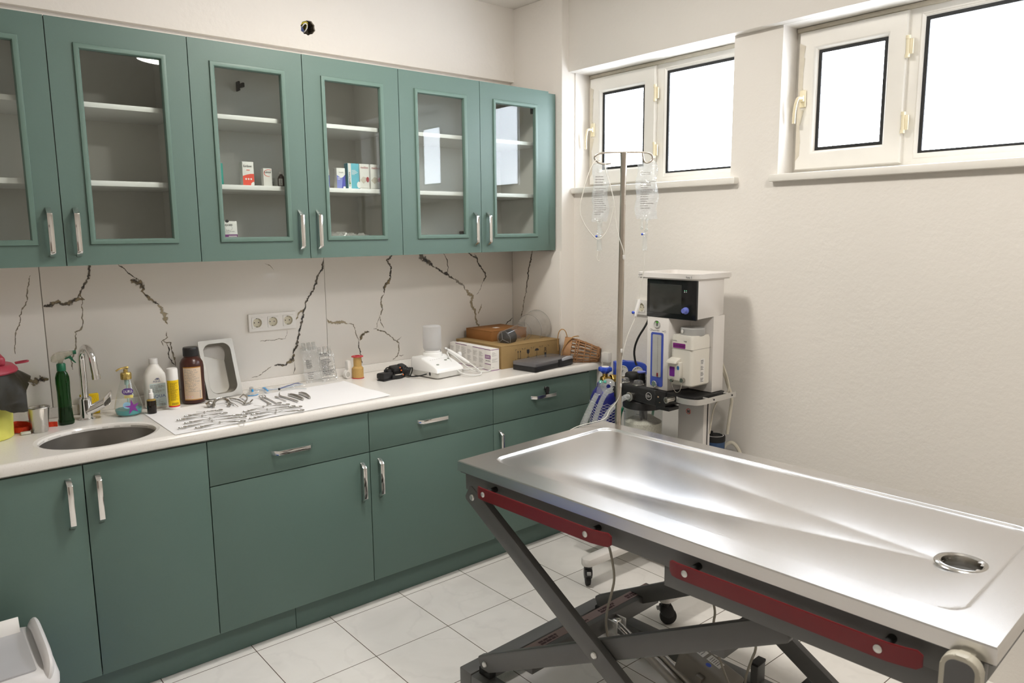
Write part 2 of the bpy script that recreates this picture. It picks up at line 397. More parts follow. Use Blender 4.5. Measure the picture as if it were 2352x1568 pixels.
VEINS= [('n',3,[(-2324,1440),(-2334,1399),(-2341,1374),(-2341,1348),(-2360,1313),(-2368,1293),(-2366,1272),(-2382,1237),(-2392,1217),(-2392,1191),(-2397,1155)]),('d',8,[(-2123,1485),(-2127,1464),(-2135,1421),(-2149,1394),(-2164,1363),(-2180,1345)]),('b',13,[(-2171,1358),(-2161,1344),(-2180,1345),(-2202,1333),(-2224,1324),(-2244,1333),(-2272,1325),(-2290,1326)]),('n',4,[(-2159,1341),(-2164,1303),(-2170,1271),(-2167,1249),(-2178,1226),(-2195,1216),(-2198,1187),(-2198,1159),(-2221,1113),(-2214,1073)]),('d',4,[(-2030,1476),(-2016,1459),(-1998,1442),(-1981,1422),(-1964,1410)]),('b',17,[(-1988,1403),(-1955,1392),(-1941,1366),(-1948,1355)]),('b',8,[(-1948,1355),(-1928,1337),(-1908,1316),(-1888,1300)]),('t',16,[(-1893,1300),(-1874,1276),(-1864,1258),(-1869,1229),(-1864,1217)]),('n',4,[(-1866,1188),(-1865,1164),(-1888,1149),(-1879,1131)]),('n',5,[(-1883,1149),(-1854,1140),(-1853,1110),(-1844,1074),(-1839,1040)]),('d',4,[(-1870,1136),(-1864,1111),(-1869,1082),(-1847,1044)]),('d',8,[(-1139,1478),(-1147,1462),(-1163,1420),(-1190,1376),(-1210,1331),(-1237,1293),(-1252,1268),(-1261,1229),(-1273,1191),(-1286,1146),(-1299,1108),(-1308,1069),(-1327,1032)]),('b',18,[(-1323,1032),(-1332,1006),(-1353,992)]),('b',10,[(-1338,1007),(-1367,984),(-1393,988),(-1420,991)]),('n',3,[(-1433,986),(-1453,976),(-1487,954),(-1526,944)]),('d',3,[(-1327,993),(-1327,966),(-1332,940)]),('t',7,[(-1264,1236),(-1286,1218),(-1308,1187)]),('n',2,[(-1351,1146),(-1360,1108),(-1406,1109),(-1478,1104)]),('b',16,[(-2384,1063),(-2363,1055),(-2347,1040),(-2323,1050),(-2298,1046)]),('n',2,[(-1438,1450),(-1413,1443),(-1394,1423)]),('d',8,[(-782,1482),(-792,1465),(-815,1444),(-791,1405),(-796,1361),(-822,1329),(-839,1307),(-837,1280)]),('b',12,[(-796,1355),(-823,1326),(-836,1302)]),('n',7,[(-839,1280),(-847,1269),(-861,1237),(-853,1203),(-866,1176)]),('n',3,[(-870,1177),(-881,1133),(-885,1111)]),('n',3,[(-867,1171),(-856,1131),(-847,1108)]),('n',5,[(-904,1110),(-860,1098),(-816,1071),(-791,1049),(-760,1025),(-761,991),(-769,960),(-802,941)]),('n',5,[(-765,960),(-736,959)]),('n',4,[(-760,1025),(-769,1041),(-745,1052)]),('t',10,[(-1154,1183),(-1140,1164),(-1100,1163),(-1065,1160),(-1045,1147)]),('n',4,[(-1045,1147),(-1012,1142),(-1008,1117),(-997,1078),(-986,1060)]),('b',10,[(-929,1098),(-966,1091),(-983,1060)]),('d',5,[(-986,1060),(-986,1027),(-980,993),(-976,943)]),('d',20,[(-624,1478),(-614,1463),(-595,1443),(-564,1424),(-534,1403)]),('d',8,[(-534,1400),(-496,1379),(-468,1363),(-432,1346),(-404,1333)]),('d',14,[(-471,1369),(-439,1353)]),('g',9,[(-404,1333),(-386,1317),(-346,1291),(-331,1270)]),('t',12,[(-331,1270),(-317,1254),(-287,1234),(-295,1198),(-273,1153),(-266,1104),(-259,1078),(-236,1055)]),('t',8,[(-226,1187),(-230,1175),(-250,1133)]),('d',4,[(-479,1474),(-469,1462),(-451,1438),(-445,1403),(-446,1371)]),('d',7,[(-319,1476),(-297,1463),(-252,1438),(-234,1395),(-196,1351),(-192,1329),(-212,1309)]),('d',4,[(-267,1462),(-244,1431)]),('g',3,[(-212,1309),(-232,1273),(-256,1238)]),('d',6,[(-2,1091),(-36,1071),(-57,1048)])]
VEIN_SIDE= [('d',7,[(-174,1476),(-168,1464),(-154,1421),(-137,1378),(-134,1329),(-125,1279),(-119,1241)]),('n',5,[(-119,1241),(-100,1209),(-95,1165),(-80,1113),(-75,1081)])]
# ---------------------------------------------------------------- room shell
def ring_x(m, y0, y1, z0, z1, steps, mi=0):
    """mitred rectangular frame in a plane facing -x: steps of (inset, x)"""
    lp = [[V((x, y0-i, z0+i)), V((x, y1+i, z0+i)), V((x, y1+i, z1-i)), V((x, y0-i, z1-i))] for i, x in steps]
    for a, b in zip(lp, lp[1:]):
        for k in range(4): m.face((a[k], a[(k+1) % 4], b[(k+1) % 4], b[k]), mi)
def ring_y(m, x0, x1, z0, z1, steps, mi=0):
    """the same in a plane facing -y: steps of (inset, y)"""
    lp = [[V((x0+i, y, z0+i)), V((x1-i, y, z0+i)), V((x1-i, y, z1-i)), V((x0+i, y, z1-i))] for i, y in steps]
    for a, b in zip(lp, lp[1:]):
        for k in range(4): m.face((a[k], a[(k+1) % 4], b[(k+1) % 4], b[k]), mi)
def struct(name, m, mats, **k):
    OFF[0] = V((0, 0, 0)); o = mesh(name, m, mats, **k); o['kind'] = 'structure'; return o

XW, XB, ZL, ZS = 0.10, 0.055, 2.385, 1.803
XL, YF, ZC = -4.45, -5.2, 2.765
m = MB(); m.box((XL-.1, YF-.1, -.1), (0.26, 0.2, 0)); struct('floor', m, FLOOR)
m = MB(); m.box((XL-.1, YF-.1, ZC), (0.26, 0.2, ZC+.1)); struct('ceiling', m, CEIL)
HOLE = [(-1.221, 2.487), (-1.212, 2.503), (-1.199, 2.508), (-1.188, 2.513), (-1.169, 2.512), (-1.162, 2.503), (-1.155, 2.497), (-1.156, 2.486), (-1.152, 2.475), (-1.16, 2.466), (-1.165, 2.458), (-1.177, 2.455), (-1.187, 2.448), (-1.198, 2.453), (-1.207, 2.452), (-1.213, 2.46), (-1.221, 2.463), (-1.219, 2.475)]
PLASTER = mat('broken_plaster', (0.085, 0.07, 0.055), 0.95, var=0.4, scale=60, bump=0.8, bscale=120)
m = MB(); m.box((XL, 0.01, 0), (0.02, 0.2, ZL))
m.plate([(XL, ZL), (0.02, ZL), (0.02, ZC), (XL, ZC)], [HOLE], (0, 0.05, 0), X1, Z1, 0.069)
m.box((XL, 0.051, ZL), (0.02, 0.2, ZC), mi=0)
t = MB(); t.plate(HOLE, [[(p*.93-1.187*.07+.0, q*.93+2.48*.07) for p, q in HOLE]], (0, 0.049, 0), X1, Z1, 0.06)
m.merge(t.bm, 1); m.box((-1.235, 0.045, 2.43), (-1.14, 0.0505, 2.53), mi=1)
struct('wall_back', m, [WALL, PLASTER])
m = MB(); m.box((XL-.1, YF, 0), (XL, 0.2, ZC)); struct('wall_left', m, WALL)
m = MB(); m.box((XL, YF-.1, 0), (0.26, YF, ZC)); struct('wall_front', m, WALL)
m = MB()
m.box((0.008, -0.396, 0), (0.245, 0.2, ZC), bev=0.006)               # corner column
m.plate([(YF, 0), (-0.39, 0), (-0.39, ZL), (YF, ZL)], [[(-1.345, ZS-.02), (-.402, ZS-.02), (-.402, ZL-.0005), (-1.345, ZL-.0005)], [(-2.60, ZS-.02), (-1.567, ZS-.02), (-1.567, ZL-.0005), (-2.60, ZL-.0005)]], (XW, 0, 0), Y1, Z1, .145)
m.box((XB, YF, ZL), (0.245, -0.39, ZC), bev=0.004)                     # beam over the windows
struct('wall_right', m, WALL)
for nm, y0, y1 in (('trim_1', -0.400, -1.386), ('trim_2', -1.545, -2.64)):
    m = MB(); m.box((0.068, y0, 1.774), (0.244, y1, ZS), bev=0.005); struct(nm, m, PVC)
# door in the wall behind the camera (seen only as a reflection in the cabinet glass)
m = MB(); m.box((-3.0, YF, 0), (-2.1, YF+.03, 2.08), bev=.004)
DOORM = mat('door_leaf', (0.24, 0.2, 0.17), 0.4)
d = struct('door_1', m, DOORM)
m = MB(); ring_y(m, -2.86, -2.24, 1.0, 1.95, [(0, YF+.031), (0, YF+.04), (.03, YF+.04), (.03, YF+.031)]); m.box((-2.83, YF+.03, 1.03), (-2.27, YF+.033, 1.92)); mesh('door_panel', m, WHITE, d)

# marble-look wall tiles behind the worktop, their veins printed in the glaze
def ribbon(m, pts, w, mi, plane, seed):
    rnd = random.Random(seed); P = [V((a/1000, b/1000)) for a, b in pts]; q = []
    for a, b in zip(P, P[1:]):
        n = max(1, int((b-a).length/0.007))
        for i in range(n): q.append(a.lerp(b, i/n))
    q.append(P[-1]); n = len(q); w = w/1000*0.9; L = []
    off = 0.0; wd = 1.0
    for i, p in enumerate(q):
        d = (q[min(i+1, n-1)]-q[max(i-1, 0)]); d = d.normalized() if d.length > 1e-9 else V((0, 1)); nr = V((-d.y, d.x))
        off = off*0.6 + rnd.uniform(-1, 1)*0.0028; wd = lerp(wd, rnd.uniform(0.45, 1.6), 0.45)
        tp = min(1, 0.35+i/4, 0.35+(n-1-i)/4); L.append((p+nr*off, nr*w*wd*tp))
    for i in range(n-1):
        (p, a), (r, b) = L[i], L[i+1]
        f = m.face([plane(p-a), plane(p+a), plane(r+b), plane(r-b)], mi)
        if f:
            for lo, uv in zip(f.loops, ((i, 0), (i, 1), (i+1, 1), (i+1, 0))): lo[m.uv].uv = uv
VK = ['d', 'b', 't', 'n', 'g']; TM = [TILE, JOINT]+[VEINS_M[k] for k in VK]
panels = [('trim_3', -3.3, -2.2945), ('trim_4', -2.2915, -1.1545), ('trim_5', -1.1525, 0.0)]
for nm, x0, x1 in panels:
    m = MB(); m.uv = m.bm.loops.layers.uv.new('UVMap')
    m.box((x0, 0.0, 0.86), (x1, 0.0095, 1.52), bev=0.0006); m.box((x1, 0.003, 0.86), (x1+.003, .0095, 1.52), mi=1)
    for i, (k, w, pts) in enumerate(VEINS):
        cx = sum(p[0] for p in pts)/len(pts)/1000
        if x0-.002 <= cx < x1+.002: ribbon(m, pts, w, 2+VK.index(k), lambda p, i=i: V((min(max(p.x, x0), x1), -0.0003-0.00004*(i % 9), p.y)), i)
    struct(nm, m, TM)
m = MB(); m.uv = m.bm.loops.layers.uv.new('UVMap'); m.box((0.0, -0.39, 0.86), (0.0078, -0.0005, 1.475), bev=0.0006)
for i, (k, w, pts) in enumerate(VEIN_SIDE): ribbon(m, pts, w, 2+VK.index(k), lambda p: V((-0.0003, p.x, p.y)), 77+i)
struct('trim_6', m, TM)

# ---------------------------------------------------------------- windows
def window(nm, y0, ysash, ymul, y1):
    t = thing(nm, None, None, (0.21, (y0+y1)/2, ZS), kind='structure')
    m = MB(); ring_x(m, y0, y1, ZS, ZL, [(0, .245), (0, .212), (.018, .206), (.05, .206), (.05, .245)])
    m.box((.2052, ymul+.04, ZS+.02), (.245, ymul-.0, ZL-.02), bev=.003)
    mesh('frame', m, PVC, t, world=True)
    # opening sash
    a, b, z0, z1 = y0-.022, ysash, ZS+.018, ZL-.024
    m = MB(); ring_x(m, a, b, z0, z1, [(0, .22), (0, .192), (.004, .188), (.060, .188), (.064, .190), (.078, .212), (.078, .22)])
    s = mesh('sash', m, PVC, t, world=True)
    m = MB(); ring_x(m, a, b, z0, z1, [(.072, .208), (.080, .206), (.0875, .2075), (.0875, .213)]); mesh('gasket', m, RUBBER, s, world=True)
    m = MB(); m.box((.213, a-.08, z0+.08), (.217, b+.08, z1-.08)); mesh('glass_pane', m, WINGLASS, s, world=True)
    # fixed light
    a, b = ymul+.0, y1-.02; z0, z1 = ZS+.03, ZL-.04
    m = MB(); ring_x(m, a, b, z0, z1, [(0, .22), (0, .206), (.004, .203), (.018, .212), (.018, .22)]); mesh('glazing_bead', m, PVC, t, world=True)
    m = MB(); ring_x(m, a, b, z0, z1, [(.016, .208), (.020, .206), (.029, .2075), (.029, .215)]); mesh('gasket', m, RUBBER, t, world=True)
    m = MB(); m.box((.214, a-.02, z0+.02), (.218, b+.02, z1-.02)); mesh('glass_pane', m, WINGLASS, t, world=True)
    # handle with rosette
    hy, hz = y0-.05, 2.102
    m = MB(); m.box((.178, hy-.013, hz-.034), (.1885, hy+.013, hz+.034), bev=.004); m.box((.168, hy-.009, hz-.012), (.18, hy+.009, hz+.012), bev=.003)
    h = mesh('handle_plate', m, CREAM, t, world=True)
    m = MB(); m.tube([(.17, hy, hz), (.150, hy, hz+.001), (.143, hy+.004, hz-.006), (.142, hy+.012, hz-.05), (.148, hy+.016, hz-.098)], [.0085, .009, .009, .009, .008], n=10, smooth=2, flat=(1, .7)); mesh('handle', m, CREAM, h, world=True)
    for hz in (2.232, 1.965):
        m = MB(); m.cyl((.183, ysash-.006, hz-.033), (.183, ysash-.006, hz+.033), .0065, n=12); m.box((.183, ysash-.006, hz-.026), (.190, ysash-.024, hz+.026), bev=.001)
        m.cyl((.183, ysash-.006, hz-.038), (.183, ysash-.006, hz-.026), .0085, n=12); m.cyl((.183, ysash-.006, hz+.026), (.183, ysash-.006, hz+.038), .0085, n=12)
        mesh('hinge', m, CREAM, t, world=True)
    return t
w1 = window('window_1', -0.397, -0.851, -0.893, -1.40)
w2 = window('window_2', -1.567, -2.008, -2.046, -2.60)
# old paint and filler smeared over the meeting of frame and wall
for w, ya in ((w1, -.397), (w2, -1.567)):
    OFF[0] = w.location; m = MB(); rnd = random.Random(3)
    for k in range(7):
        zc = 1.90+.062*k; xx = .1873-.00012*k; L = rnd.uniform(.03, .09); q = [V((xx, ya-.024-rnd.uniform(0, .006), zc+L)), V((xx, ya-.024-rnd.uniform(.012, .03), zc+L*.7)), V((xx, ya-.026-rnd.uniform(.01, .02), zc-L*.5)), V((xx, ya-.024, zc-L))]
        m.face(q)
    mesh('filler_smear', m, PVC_DIRT, w, world=True)
    m = MB(); m.box((.20, ya-.002, ZL-.02), (.235, ya-.9, ZL-.002), bev=.003); mesh('head_packing', m, PVC_DIRT, w, world=True)

# ---------------------------------------------------------------- ceiling lamps
LED = mat('led_diffuser', (1.0, 0.95, 0.88), 0.5, emit=LAMP_POWER)
def ceiling_light(x, y, label):
    t = thing('ceiling_light', label, 'lamp', (x, y, ZC))
    m = MB(); m.lathe([(0, 0), (.175, 0), (.178, -.006), (.176, -.016), (.166, -.020), (0, -.020)], n=40); mesh('housing', m, WHITE, t)
    m = MB(); m.lathe([(.165, -.018), (.168, -.024), (.160, -.034), (.130, -.043), (.080, -.048), (0, -.050)], n=40); mesh('diffuser', m, LED, t)
ceiling_light(-1.16, -2.94, 'round white ceiling lamp above the foot of the steel examination table')
ceiling_light(-1.25, -1.25, 'round white ceiling lamp between the wall cabinets and the windows')

# ---------------------------------------------------------------- hole with loose wires
t = thing('loose_wires', 'yellow, white and blue electric wires poking from the ragged wall hole above the cabinets', 'wires', (-1.19, 0.0, 2.48))
WY = mat('wire_yellow', (0.55, 0.45, 0.04), 0.4); WB = mat('wire_blue', (0.10, 0.14, 0.36), 0.4)
def wire(pts, mt): m = MB(); m.tube([(-1.19+a, y, 2.48+b) for a, y, b in pts], .0026, n=7, smooth=2); mesh('wire', m, mt, t, world=True)
wire([(-.03, .04, .0), (-.027, -.005, .012), (-.005, -.018, .027), (.008, -.01, .022), (.013, .03, .008)], WY)
wire([(-.028, .04, .01), (-.026, -.004, .016), (-.008, -.014, .026), (.006, -.002, .016), (.012, .04, .01)], WY)
wire([(-.019, .04, .0), (-.018, -.004, .005), (-.012, -.018, .018), (.0, -.018, .017), (.004, -.010, .004), (-.004, -.004, -.012), (-.008, .03, -.018)], WHITE)
wire([(-.019, .01, .006), (-.018, -.012, -.004), (-.015, -.006, -.02), (-.014, .04, -.026)], WB)
wire([(-.024, .02, .008), (-.025, -.010, -.004), (-.022, -.004, -.018), (-.02, .04, -.026)], WB)
# ---------------------------------------------------------------- fitted cupboards
def bow_handle(m, c, along, out, L=0.165, w=0.0165, rise=0.026):
    """chromed strap handle: two slanted legs and a straight grip"""
    A, O = V(along), V(out); W = A.cross(O); h = L/2; t = .006; k = .024
    poly = [(-h, 0), (-h+.009, 0), (-h+k+.004, rise-t), (h-k-.004, rise-t), (h-.009, 0), (h, 0), (h-k+.004, rise), (-h+k-.004, rise)]
    m.prism(poly, V(c)-W*(w/2), A, O, w, bev=.0008)
def glass_door(t, x0, x1, hx):
    y0, y1 = -0.3575, -0.3755; xc = (x0+x1)/2; fx0, fx1, z0, z1 = xc-.143, xc+.143, 1.552, 2.207
    m = MB(); m.plate([(x0, 1.4825), (x1, 1.4825), (x1, 2.2795), (x0, 2.2795)], [[(fx0+.012, z0+.012), (fx1-.012, z0+.012), (fx1-.012, z1-.012), (fx0+.012, z1-.012)]], (0, y0, 0), X1, Z1, 0.018)
    d = mesh('door', m, GREEN, t, world=True)
    m = MB(); ring_y(m, fx0, fx1, z0, z1, [(0, -.3757), (0, -.379), (.0015, -.3815), (.006, -.3825), (.015, -.3805), (.0185, -.376), (.0185, -.364), (.012, -.364)]); mesh('door_trim', m, GREEN_EDGE, d, world=True)
    m = MB(); m.box((fx0+.014, -.368, z0+.014), (fx1-.014, -.364, z1-.014)); mesh('glass_pane', m, GLASS, d, world=True)
    m = MB(); bow_handle(m, (hx, -.3755, 1.5935), (0, 0, 1), (0, -1, 0)); mesh('handle', m, CHROME, d, world=True)
    return d
def wall_cabinet(x0, xm, x1, label, hinges):
    t = thing('wall_cabinet', label, 'cabinet', ((x0+x1)/2, -0.19, 1.4811), group='green wall cabinets with glass doors')
    m = MB(); z0, z1 = 1.4825, 2.279
    m.box((x0+.0005, -.357, z0), (x0+.0175, -.001, z1)); m.box((x1-.0175, -.357, z0), (x1-.0005, -.001, z1))
    m.box((x0+.0175, -.357, z0), (x1-.0175, -.001, z0+.017)); m.box((x0+.0175, -.357, z1-.017), (x1-.0175, -.001, z1)); m.box((x0+.0175, -.008, z0+.017), (x1-.0175, -.001, z1-.017))
    mesh('carcass', m, WHITE_LAM, t, world=True)
    for za, zb in ((2.011, 2.028), (1.751, 1.769)):
        m = MB(); m.box((x0+.018, -.340, za), (x1-.018, -.0085, zb), bev=.0008); mesh('shelf', m, SHELF_EDGE, t, world=True)
    glass_door(t, x0+.0015, xm-.0015, xm-.039); glass_door(t, xm+.0015, x1-.0015, xm+.039)
    for hx, hy, hz in hinges:
        m = MB(); s = 1 if hx < (x0+x1)/2 else -1
        m.box((hx, hy-.02, hz-.02), (hx+s*.006, hy+.02, hz+.02), bev=.003); m.cyl((hx, hy, hz), (hx+s*.009, hy, hz), .008, n=12)
        for a in (-.014, .014):
            for b in (-.014, .014): m.cyl((hx, hy+a, hz+b), (hx+s*.0075, hy+a, hz+b), .003, n=8)
        m.box((hx+s*.004, hy-.05, hz-.009), (hx+s*.014, hy-.015, hz+.009), bev=.002); mesh('hinge', m, BLACK, t, world=True)
    return t
U = [-2.70, -2.2633, -1.8255, -1.3926, -0.9526, -0.5088, -0.0662]
wall_cabinet(U[0], U[1], U[2], 'green wall cabinet with bare shelves above the sink, furthest from the windows', [(U[2]-.018, -.29, 1.66), (U[2]-.018, -.29, 1.585)])
wall_cabinet(U[2], U[3], U[4], 'green wall cabinet holding medicine boxes on its lower shelf', [(-1.52, -.02, 2.195)])
wall_cabinet(U[4], U[5], U[6], 'green wall cabinet with bare shelves beside the windows, at the end of the row', [(U[6]-.3, -.02, 1.565), (U[6]-.018, -.28, 2.2)])
m = MB(); OFF[0] = V((-.03, -.35, 1.48)); m.box((-.0655, -.357, 1.4815), (-.002, -.342, 2.275)); o = mesh('filler_panel', m, GREEN, world=True); o.location = OFF[0]
tag(o, 'narrow green filler strip between the last wall cabinet and the corner column', 'panel')

def base_cabinet(x0, x1, label, doors, drawer=None, lock=None, sink=False):
    t = thing('base_cabinet', label, 'cabinet', ((x0+x1)/2, -0.29, 0.1175), group='green base cabinets under the worktop')
    m = MB(); ya, yb, z0, z1 = -.561, (-.41 if x1 > 0 else -.015), .1185, .8585
    m.box((x0+.0005, ya, z0), (x0+.0175, yb, z1)); m.box((x1-.0175, ya, z0), (x1-.0005, yb, z1)); m.box((x0+.0175, ya, z0), (x1-.0175, yb, z0+.017)); m.box((x0+.0175, yb-.006, z0+.017), (x1-.0175, yb, z1))
    m.box((x0+.0175, ya, z1-.1), (x1-.0175, ya+.017, z1-.004))
    mesh('carcass', m, WHITE_LAM, t, world=True)
    top = .683 if drawer else .8515
    for a, b, hx, hz in doors:
        m = MB(); m.box((a+.0015, -.5615, .1195), (b-.0015, -.5797, top), bev=.0012); d = mesh('door', m, GREEN, t, world=True)
        m = MB(); bow_handle(m, (hx, -.5797, hz), (0, 0, 1), (0, -1, 0), L=.172); mesh('handle', m, CHROME, d, world=True)
    if drawer:
        m = MB(); m.box((x0+.0015, -.5615, .6865), (x1-.0015, -.5797, .8515), bev=.0012); d = mesh('drawer', m, GREEN, t, world=True)
        m = MB(); bow_handle(m, (drawer[0], -.5797, drawer[1]), (1, 0, 0), (0, -1, 0), L=.168); mesh('handle', m, CHROME, d, world=True)
        if lock:
            m = MB(); m.cyl((lock[0], -.579, lock[1]), (lock[0], -.586, lock[1]), .0085, n=16); m.box((lock[0]-.001, -.586, lock[1]-.004), (lock[0]+.001, -.598, lock[1]+.004))
            mesh('lock', m, CHROME, d, world=True)
            m = MB(); m.prism(rrect(.022, .030, .008, cy=-.004), (lock[0], -.597, lock[1]-.002), X1, Z1, .006); m.prism(rrect(.020, .026, .008, cy=-.03), (lock[0]+.003, -.594, lock[1]-.002), X1, Z1, .006); mesh('key', m, BLACK, d, world=True)
    return t
base_cabinet(-2.70, -1.918, 'green double-door base cabinet under the oval sink', [(-2.70, -2.308, -2.352, .731), (-2.308, -1.918, -2.269, .732)])
base_cabinet(-1.918, -1.271, 'green base cabinet with drawer below the surgical instruments', [(-1.918, -1.271, -1.308, .563)], (-1.603, .765))
base_cabinet(-1.271, -0.614, 'green base cabinet with drawer below the head torch', [(-1.271, -.614, -1.227, .565)], (-.952, .771))
base_cabinet(-0.614, 0.035, 'green base cabinet whose drawer has a lock and black key', [(-.614, .035, -.576, .565)], (-.294, .777), (-.287, .813))
m = MB(); OFF[0] = V((.067, -.56, 0)); m.box((.0365, -.568, .001), (.099, -.552, .857)); o = mesh('filler_panel', m, GREEN, world=True); o.location = OFF[0]
tag(o, 'narrow green filler strip between the last base cabinet and the window wall', 'panel')
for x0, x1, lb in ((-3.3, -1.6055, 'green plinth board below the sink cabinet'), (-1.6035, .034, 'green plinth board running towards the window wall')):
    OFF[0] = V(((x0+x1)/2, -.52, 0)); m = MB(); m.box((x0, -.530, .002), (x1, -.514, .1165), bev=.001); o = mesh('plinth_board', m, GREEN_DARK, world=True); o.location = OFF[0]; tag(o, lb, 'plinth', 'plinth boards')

# ---------------------------------------------------------------- worktop and sink
SX, SY, SA, SB = -2.222, -0.405, 0.178, 0.150
def ell(a, b, n=56): return [(SX+a*cos(2*pi*i/n), SY+b*sin(2*pi*i/n)) for i in range(n)]
OFF[0] = V((-1.6, -.3, .86)); m = MB()
m.plate([(-3.3, -.0005), (-.0005, -.0005), (-.0005, -.3965), (.0995, -.3965), (.0995, -.580), (-3.3, -.580)], [ell(SA+.016, SB+.016)], (0, 0, .86), X1, Y1, .04)
nose = [(-.580, .86), (-.588, .86), (-.5945, .8645), (-.5965, .872), (-.5965, .888), (-.5935, .8955), (-.588, .8995), (-.580, .90)]
m.prism(nose, (-3.3, 0, 0), Y1, Z1, 3.3995)
n = 56; E1, E2 = ell(SA+.016, SB+.016), ell(SA+.004, SB+.004); E3 = ell(SA, SB)
for i in range(n):
    j = (i+1) % n
    m.face([(*E1[i], .8999), (*E1[j], .8999), (*E2[j], .8975), (*E2[i], .8975)]); m.face([(*E2[i], .8975), (*E2[j], .8975), (*E3[j], .892), (*E3[i], .892)]); m.face([(*E3[i], .892), (*E3[j], .892), (*E3[j], .884), (*E3[i], .884)])
bmesh.ops.recalc_face_normals(m.bm, faces=list(m.bm.faces))
wt = mesh('worktop', m, QUARTZ, world=True); wt.location = OFF[0]; tag(wt, 'long white speckled stone worktop with cut-out for the sink', 'worktop')
m = MB(); m.box((-3.3, -.020, .9002), (-.001, -.0008, .937), bev=.002); mesh('upstand', m, QUARTZ, wt, world=True)
t = thing('sink', 'oval brushed steel sink set under the worktop', 'sink', (SX, SY, .70))
m = MB(); prof = [(.0, .705), (.03, .706), (.55, .708), (.80, .716), (.93, .745), (.975, .80), (.99, .884), (1.03, .8845)]
m.lathe([(r, z) for r, z in prof], (SX, SY, 0), n=56, sx=SA+.004, sy=SB+.004); mesh('basin', m, mat('sink_steel', (.42, .40, .37), .38, 1.0, var=.08, scale=20, rvar=.06), t, world=True)
m = MB(); m.lathe([(0, .7055), (.025, .707), (.034, .7085), (.036, .707)], (SX, SY, 0), n=24); mesh('drain', m, CHROME, t, world=True)
HEMO=[[(-1912,-366),(-1849,-353),(-1797,-364)],[(-1950,-409),(-1874,-406),(-1801,-427)],[(-1942,-472),(-1865,-463),(-1777,-490)],[(-1979,-529),(-1871,-507),(-1767,-534)],[(-1934,-567),(-1858,-550),(-1796,-595)],[(-1718,-443),(-1643,-416),(-1563,-450)],[(-1742,-483),(-1650,-472),(-1559,-495)],[(-1713,-511),(-1629,-507),(-1542,-521)],[(-1741,-565),(-1648,-547),(-1562,-581)]]
TIPS=[[(-1872,-331),(-1826,-328)],[(-1896,-386),(-1858,-406)],[(-1881,-428),(-1816,-433)],[(-1900,-498),(-1851,-496)],[(-1878,-529),(-1840,-547)],[(-1664,-373),(-1611,-397)],[(-1682,-453),(-1617,-466)],[(-1660,-492),(-1597,-504)],[(-1670,-527),(-1610,-525)]]
# ---------------------------------------------------------------- things on the worktop
WT = 0.9002
def wrap_pos(c, rf, a0):
    """maps flat label coordinates (x along the girth, z height) onto a turned body"""
    def f(x, z, e=0.0006):
        r = rf(z)+e; a = a0+x/max(rf(z), .006); return V((c[0]+r*cos(a), c[1]+r*sin(a), c[2]+z))
    return f
def wrap_poly(m, f, poly, mi=0, e=0.0006): m.face([f(x, z, e) for x, z in poly], mi)
def wrap_rect(m, f, x0, x1, z0, z1, mi=0, e=0.0006, n=10):
    for i in range(n):
        a, b = lerp(x0, x1, i/n), lerp(x0, x1, (i+1)/n); m.face([f(a, z0, e), f(b, z0, e), f(b, z1, e), f(a, z1, e)], mi)
def wrap_lines(m, f, x0, x1, z0, z1, n, mi=0, e=0.001, seed=1):
    rnd = random.Random(seed); h = (z1-z0)/n
    for i in range(n):
        x, z = x0, z1-(i+.75)*h; end = lerp(x0, x1, rnd.uniform(.55, 1))
        while x < end:
            b = min(end, x+(x1-x0)*rnd.uniform(.1, .3))
            if b-x > .0008: wrap_poly(m, f, [(x, z), (b, z), (b, z+h*.42), (x, z+h*.42)], mi, e)
            x = b+(x1-x0)*.03
def wrap_text(s, f, x, z, h, mt, parent, w=None, e=.0012):
    o = lettering(s, h, (0, 0, 0), (1, 0, 0), (0, 0, 1), mt, parent, w=w, lift=0)
    for v in o.data.vertices: v.co = f(v.co.x+x, v.co.z+z, e)
    return o
def prof_r(prof):
    def rf(z):
        for (r0, z0), (r1, z1) in zip(prof, prof[1:]):
            if z0 <= z <= z1 and z1 > z0: return lerp(r0, r1, (z-z0)/(z1-z0))
        return prof[-1][0]
    return rf
def loft(m, secs, mi=0, n=6):
    """closed skin through rounded-rectangle sections (cx, cy, z, w, d, r)"""
    rings = []
    for cx, cyy, z, w, d, r in secs: rings.append([m.bm.verts.new(V((p, q, z))) for p, q in rrect(w, d, min(r, w/2-1e-4, d/2-1e-4), n, cx, cyy)])
    k = len(rings[0])
    for A, B in zip(rings, rings[1:]):
        for i in range(k): m.bm.faces.new((A[i], A[(i+1) % k], B[(i+1) % k], B[i])).material_index = mi
    m.bm.faces.new(rings[0][::-1]).material_index = mi; m.bm.faces.new(rings[-1]).material_index = mi

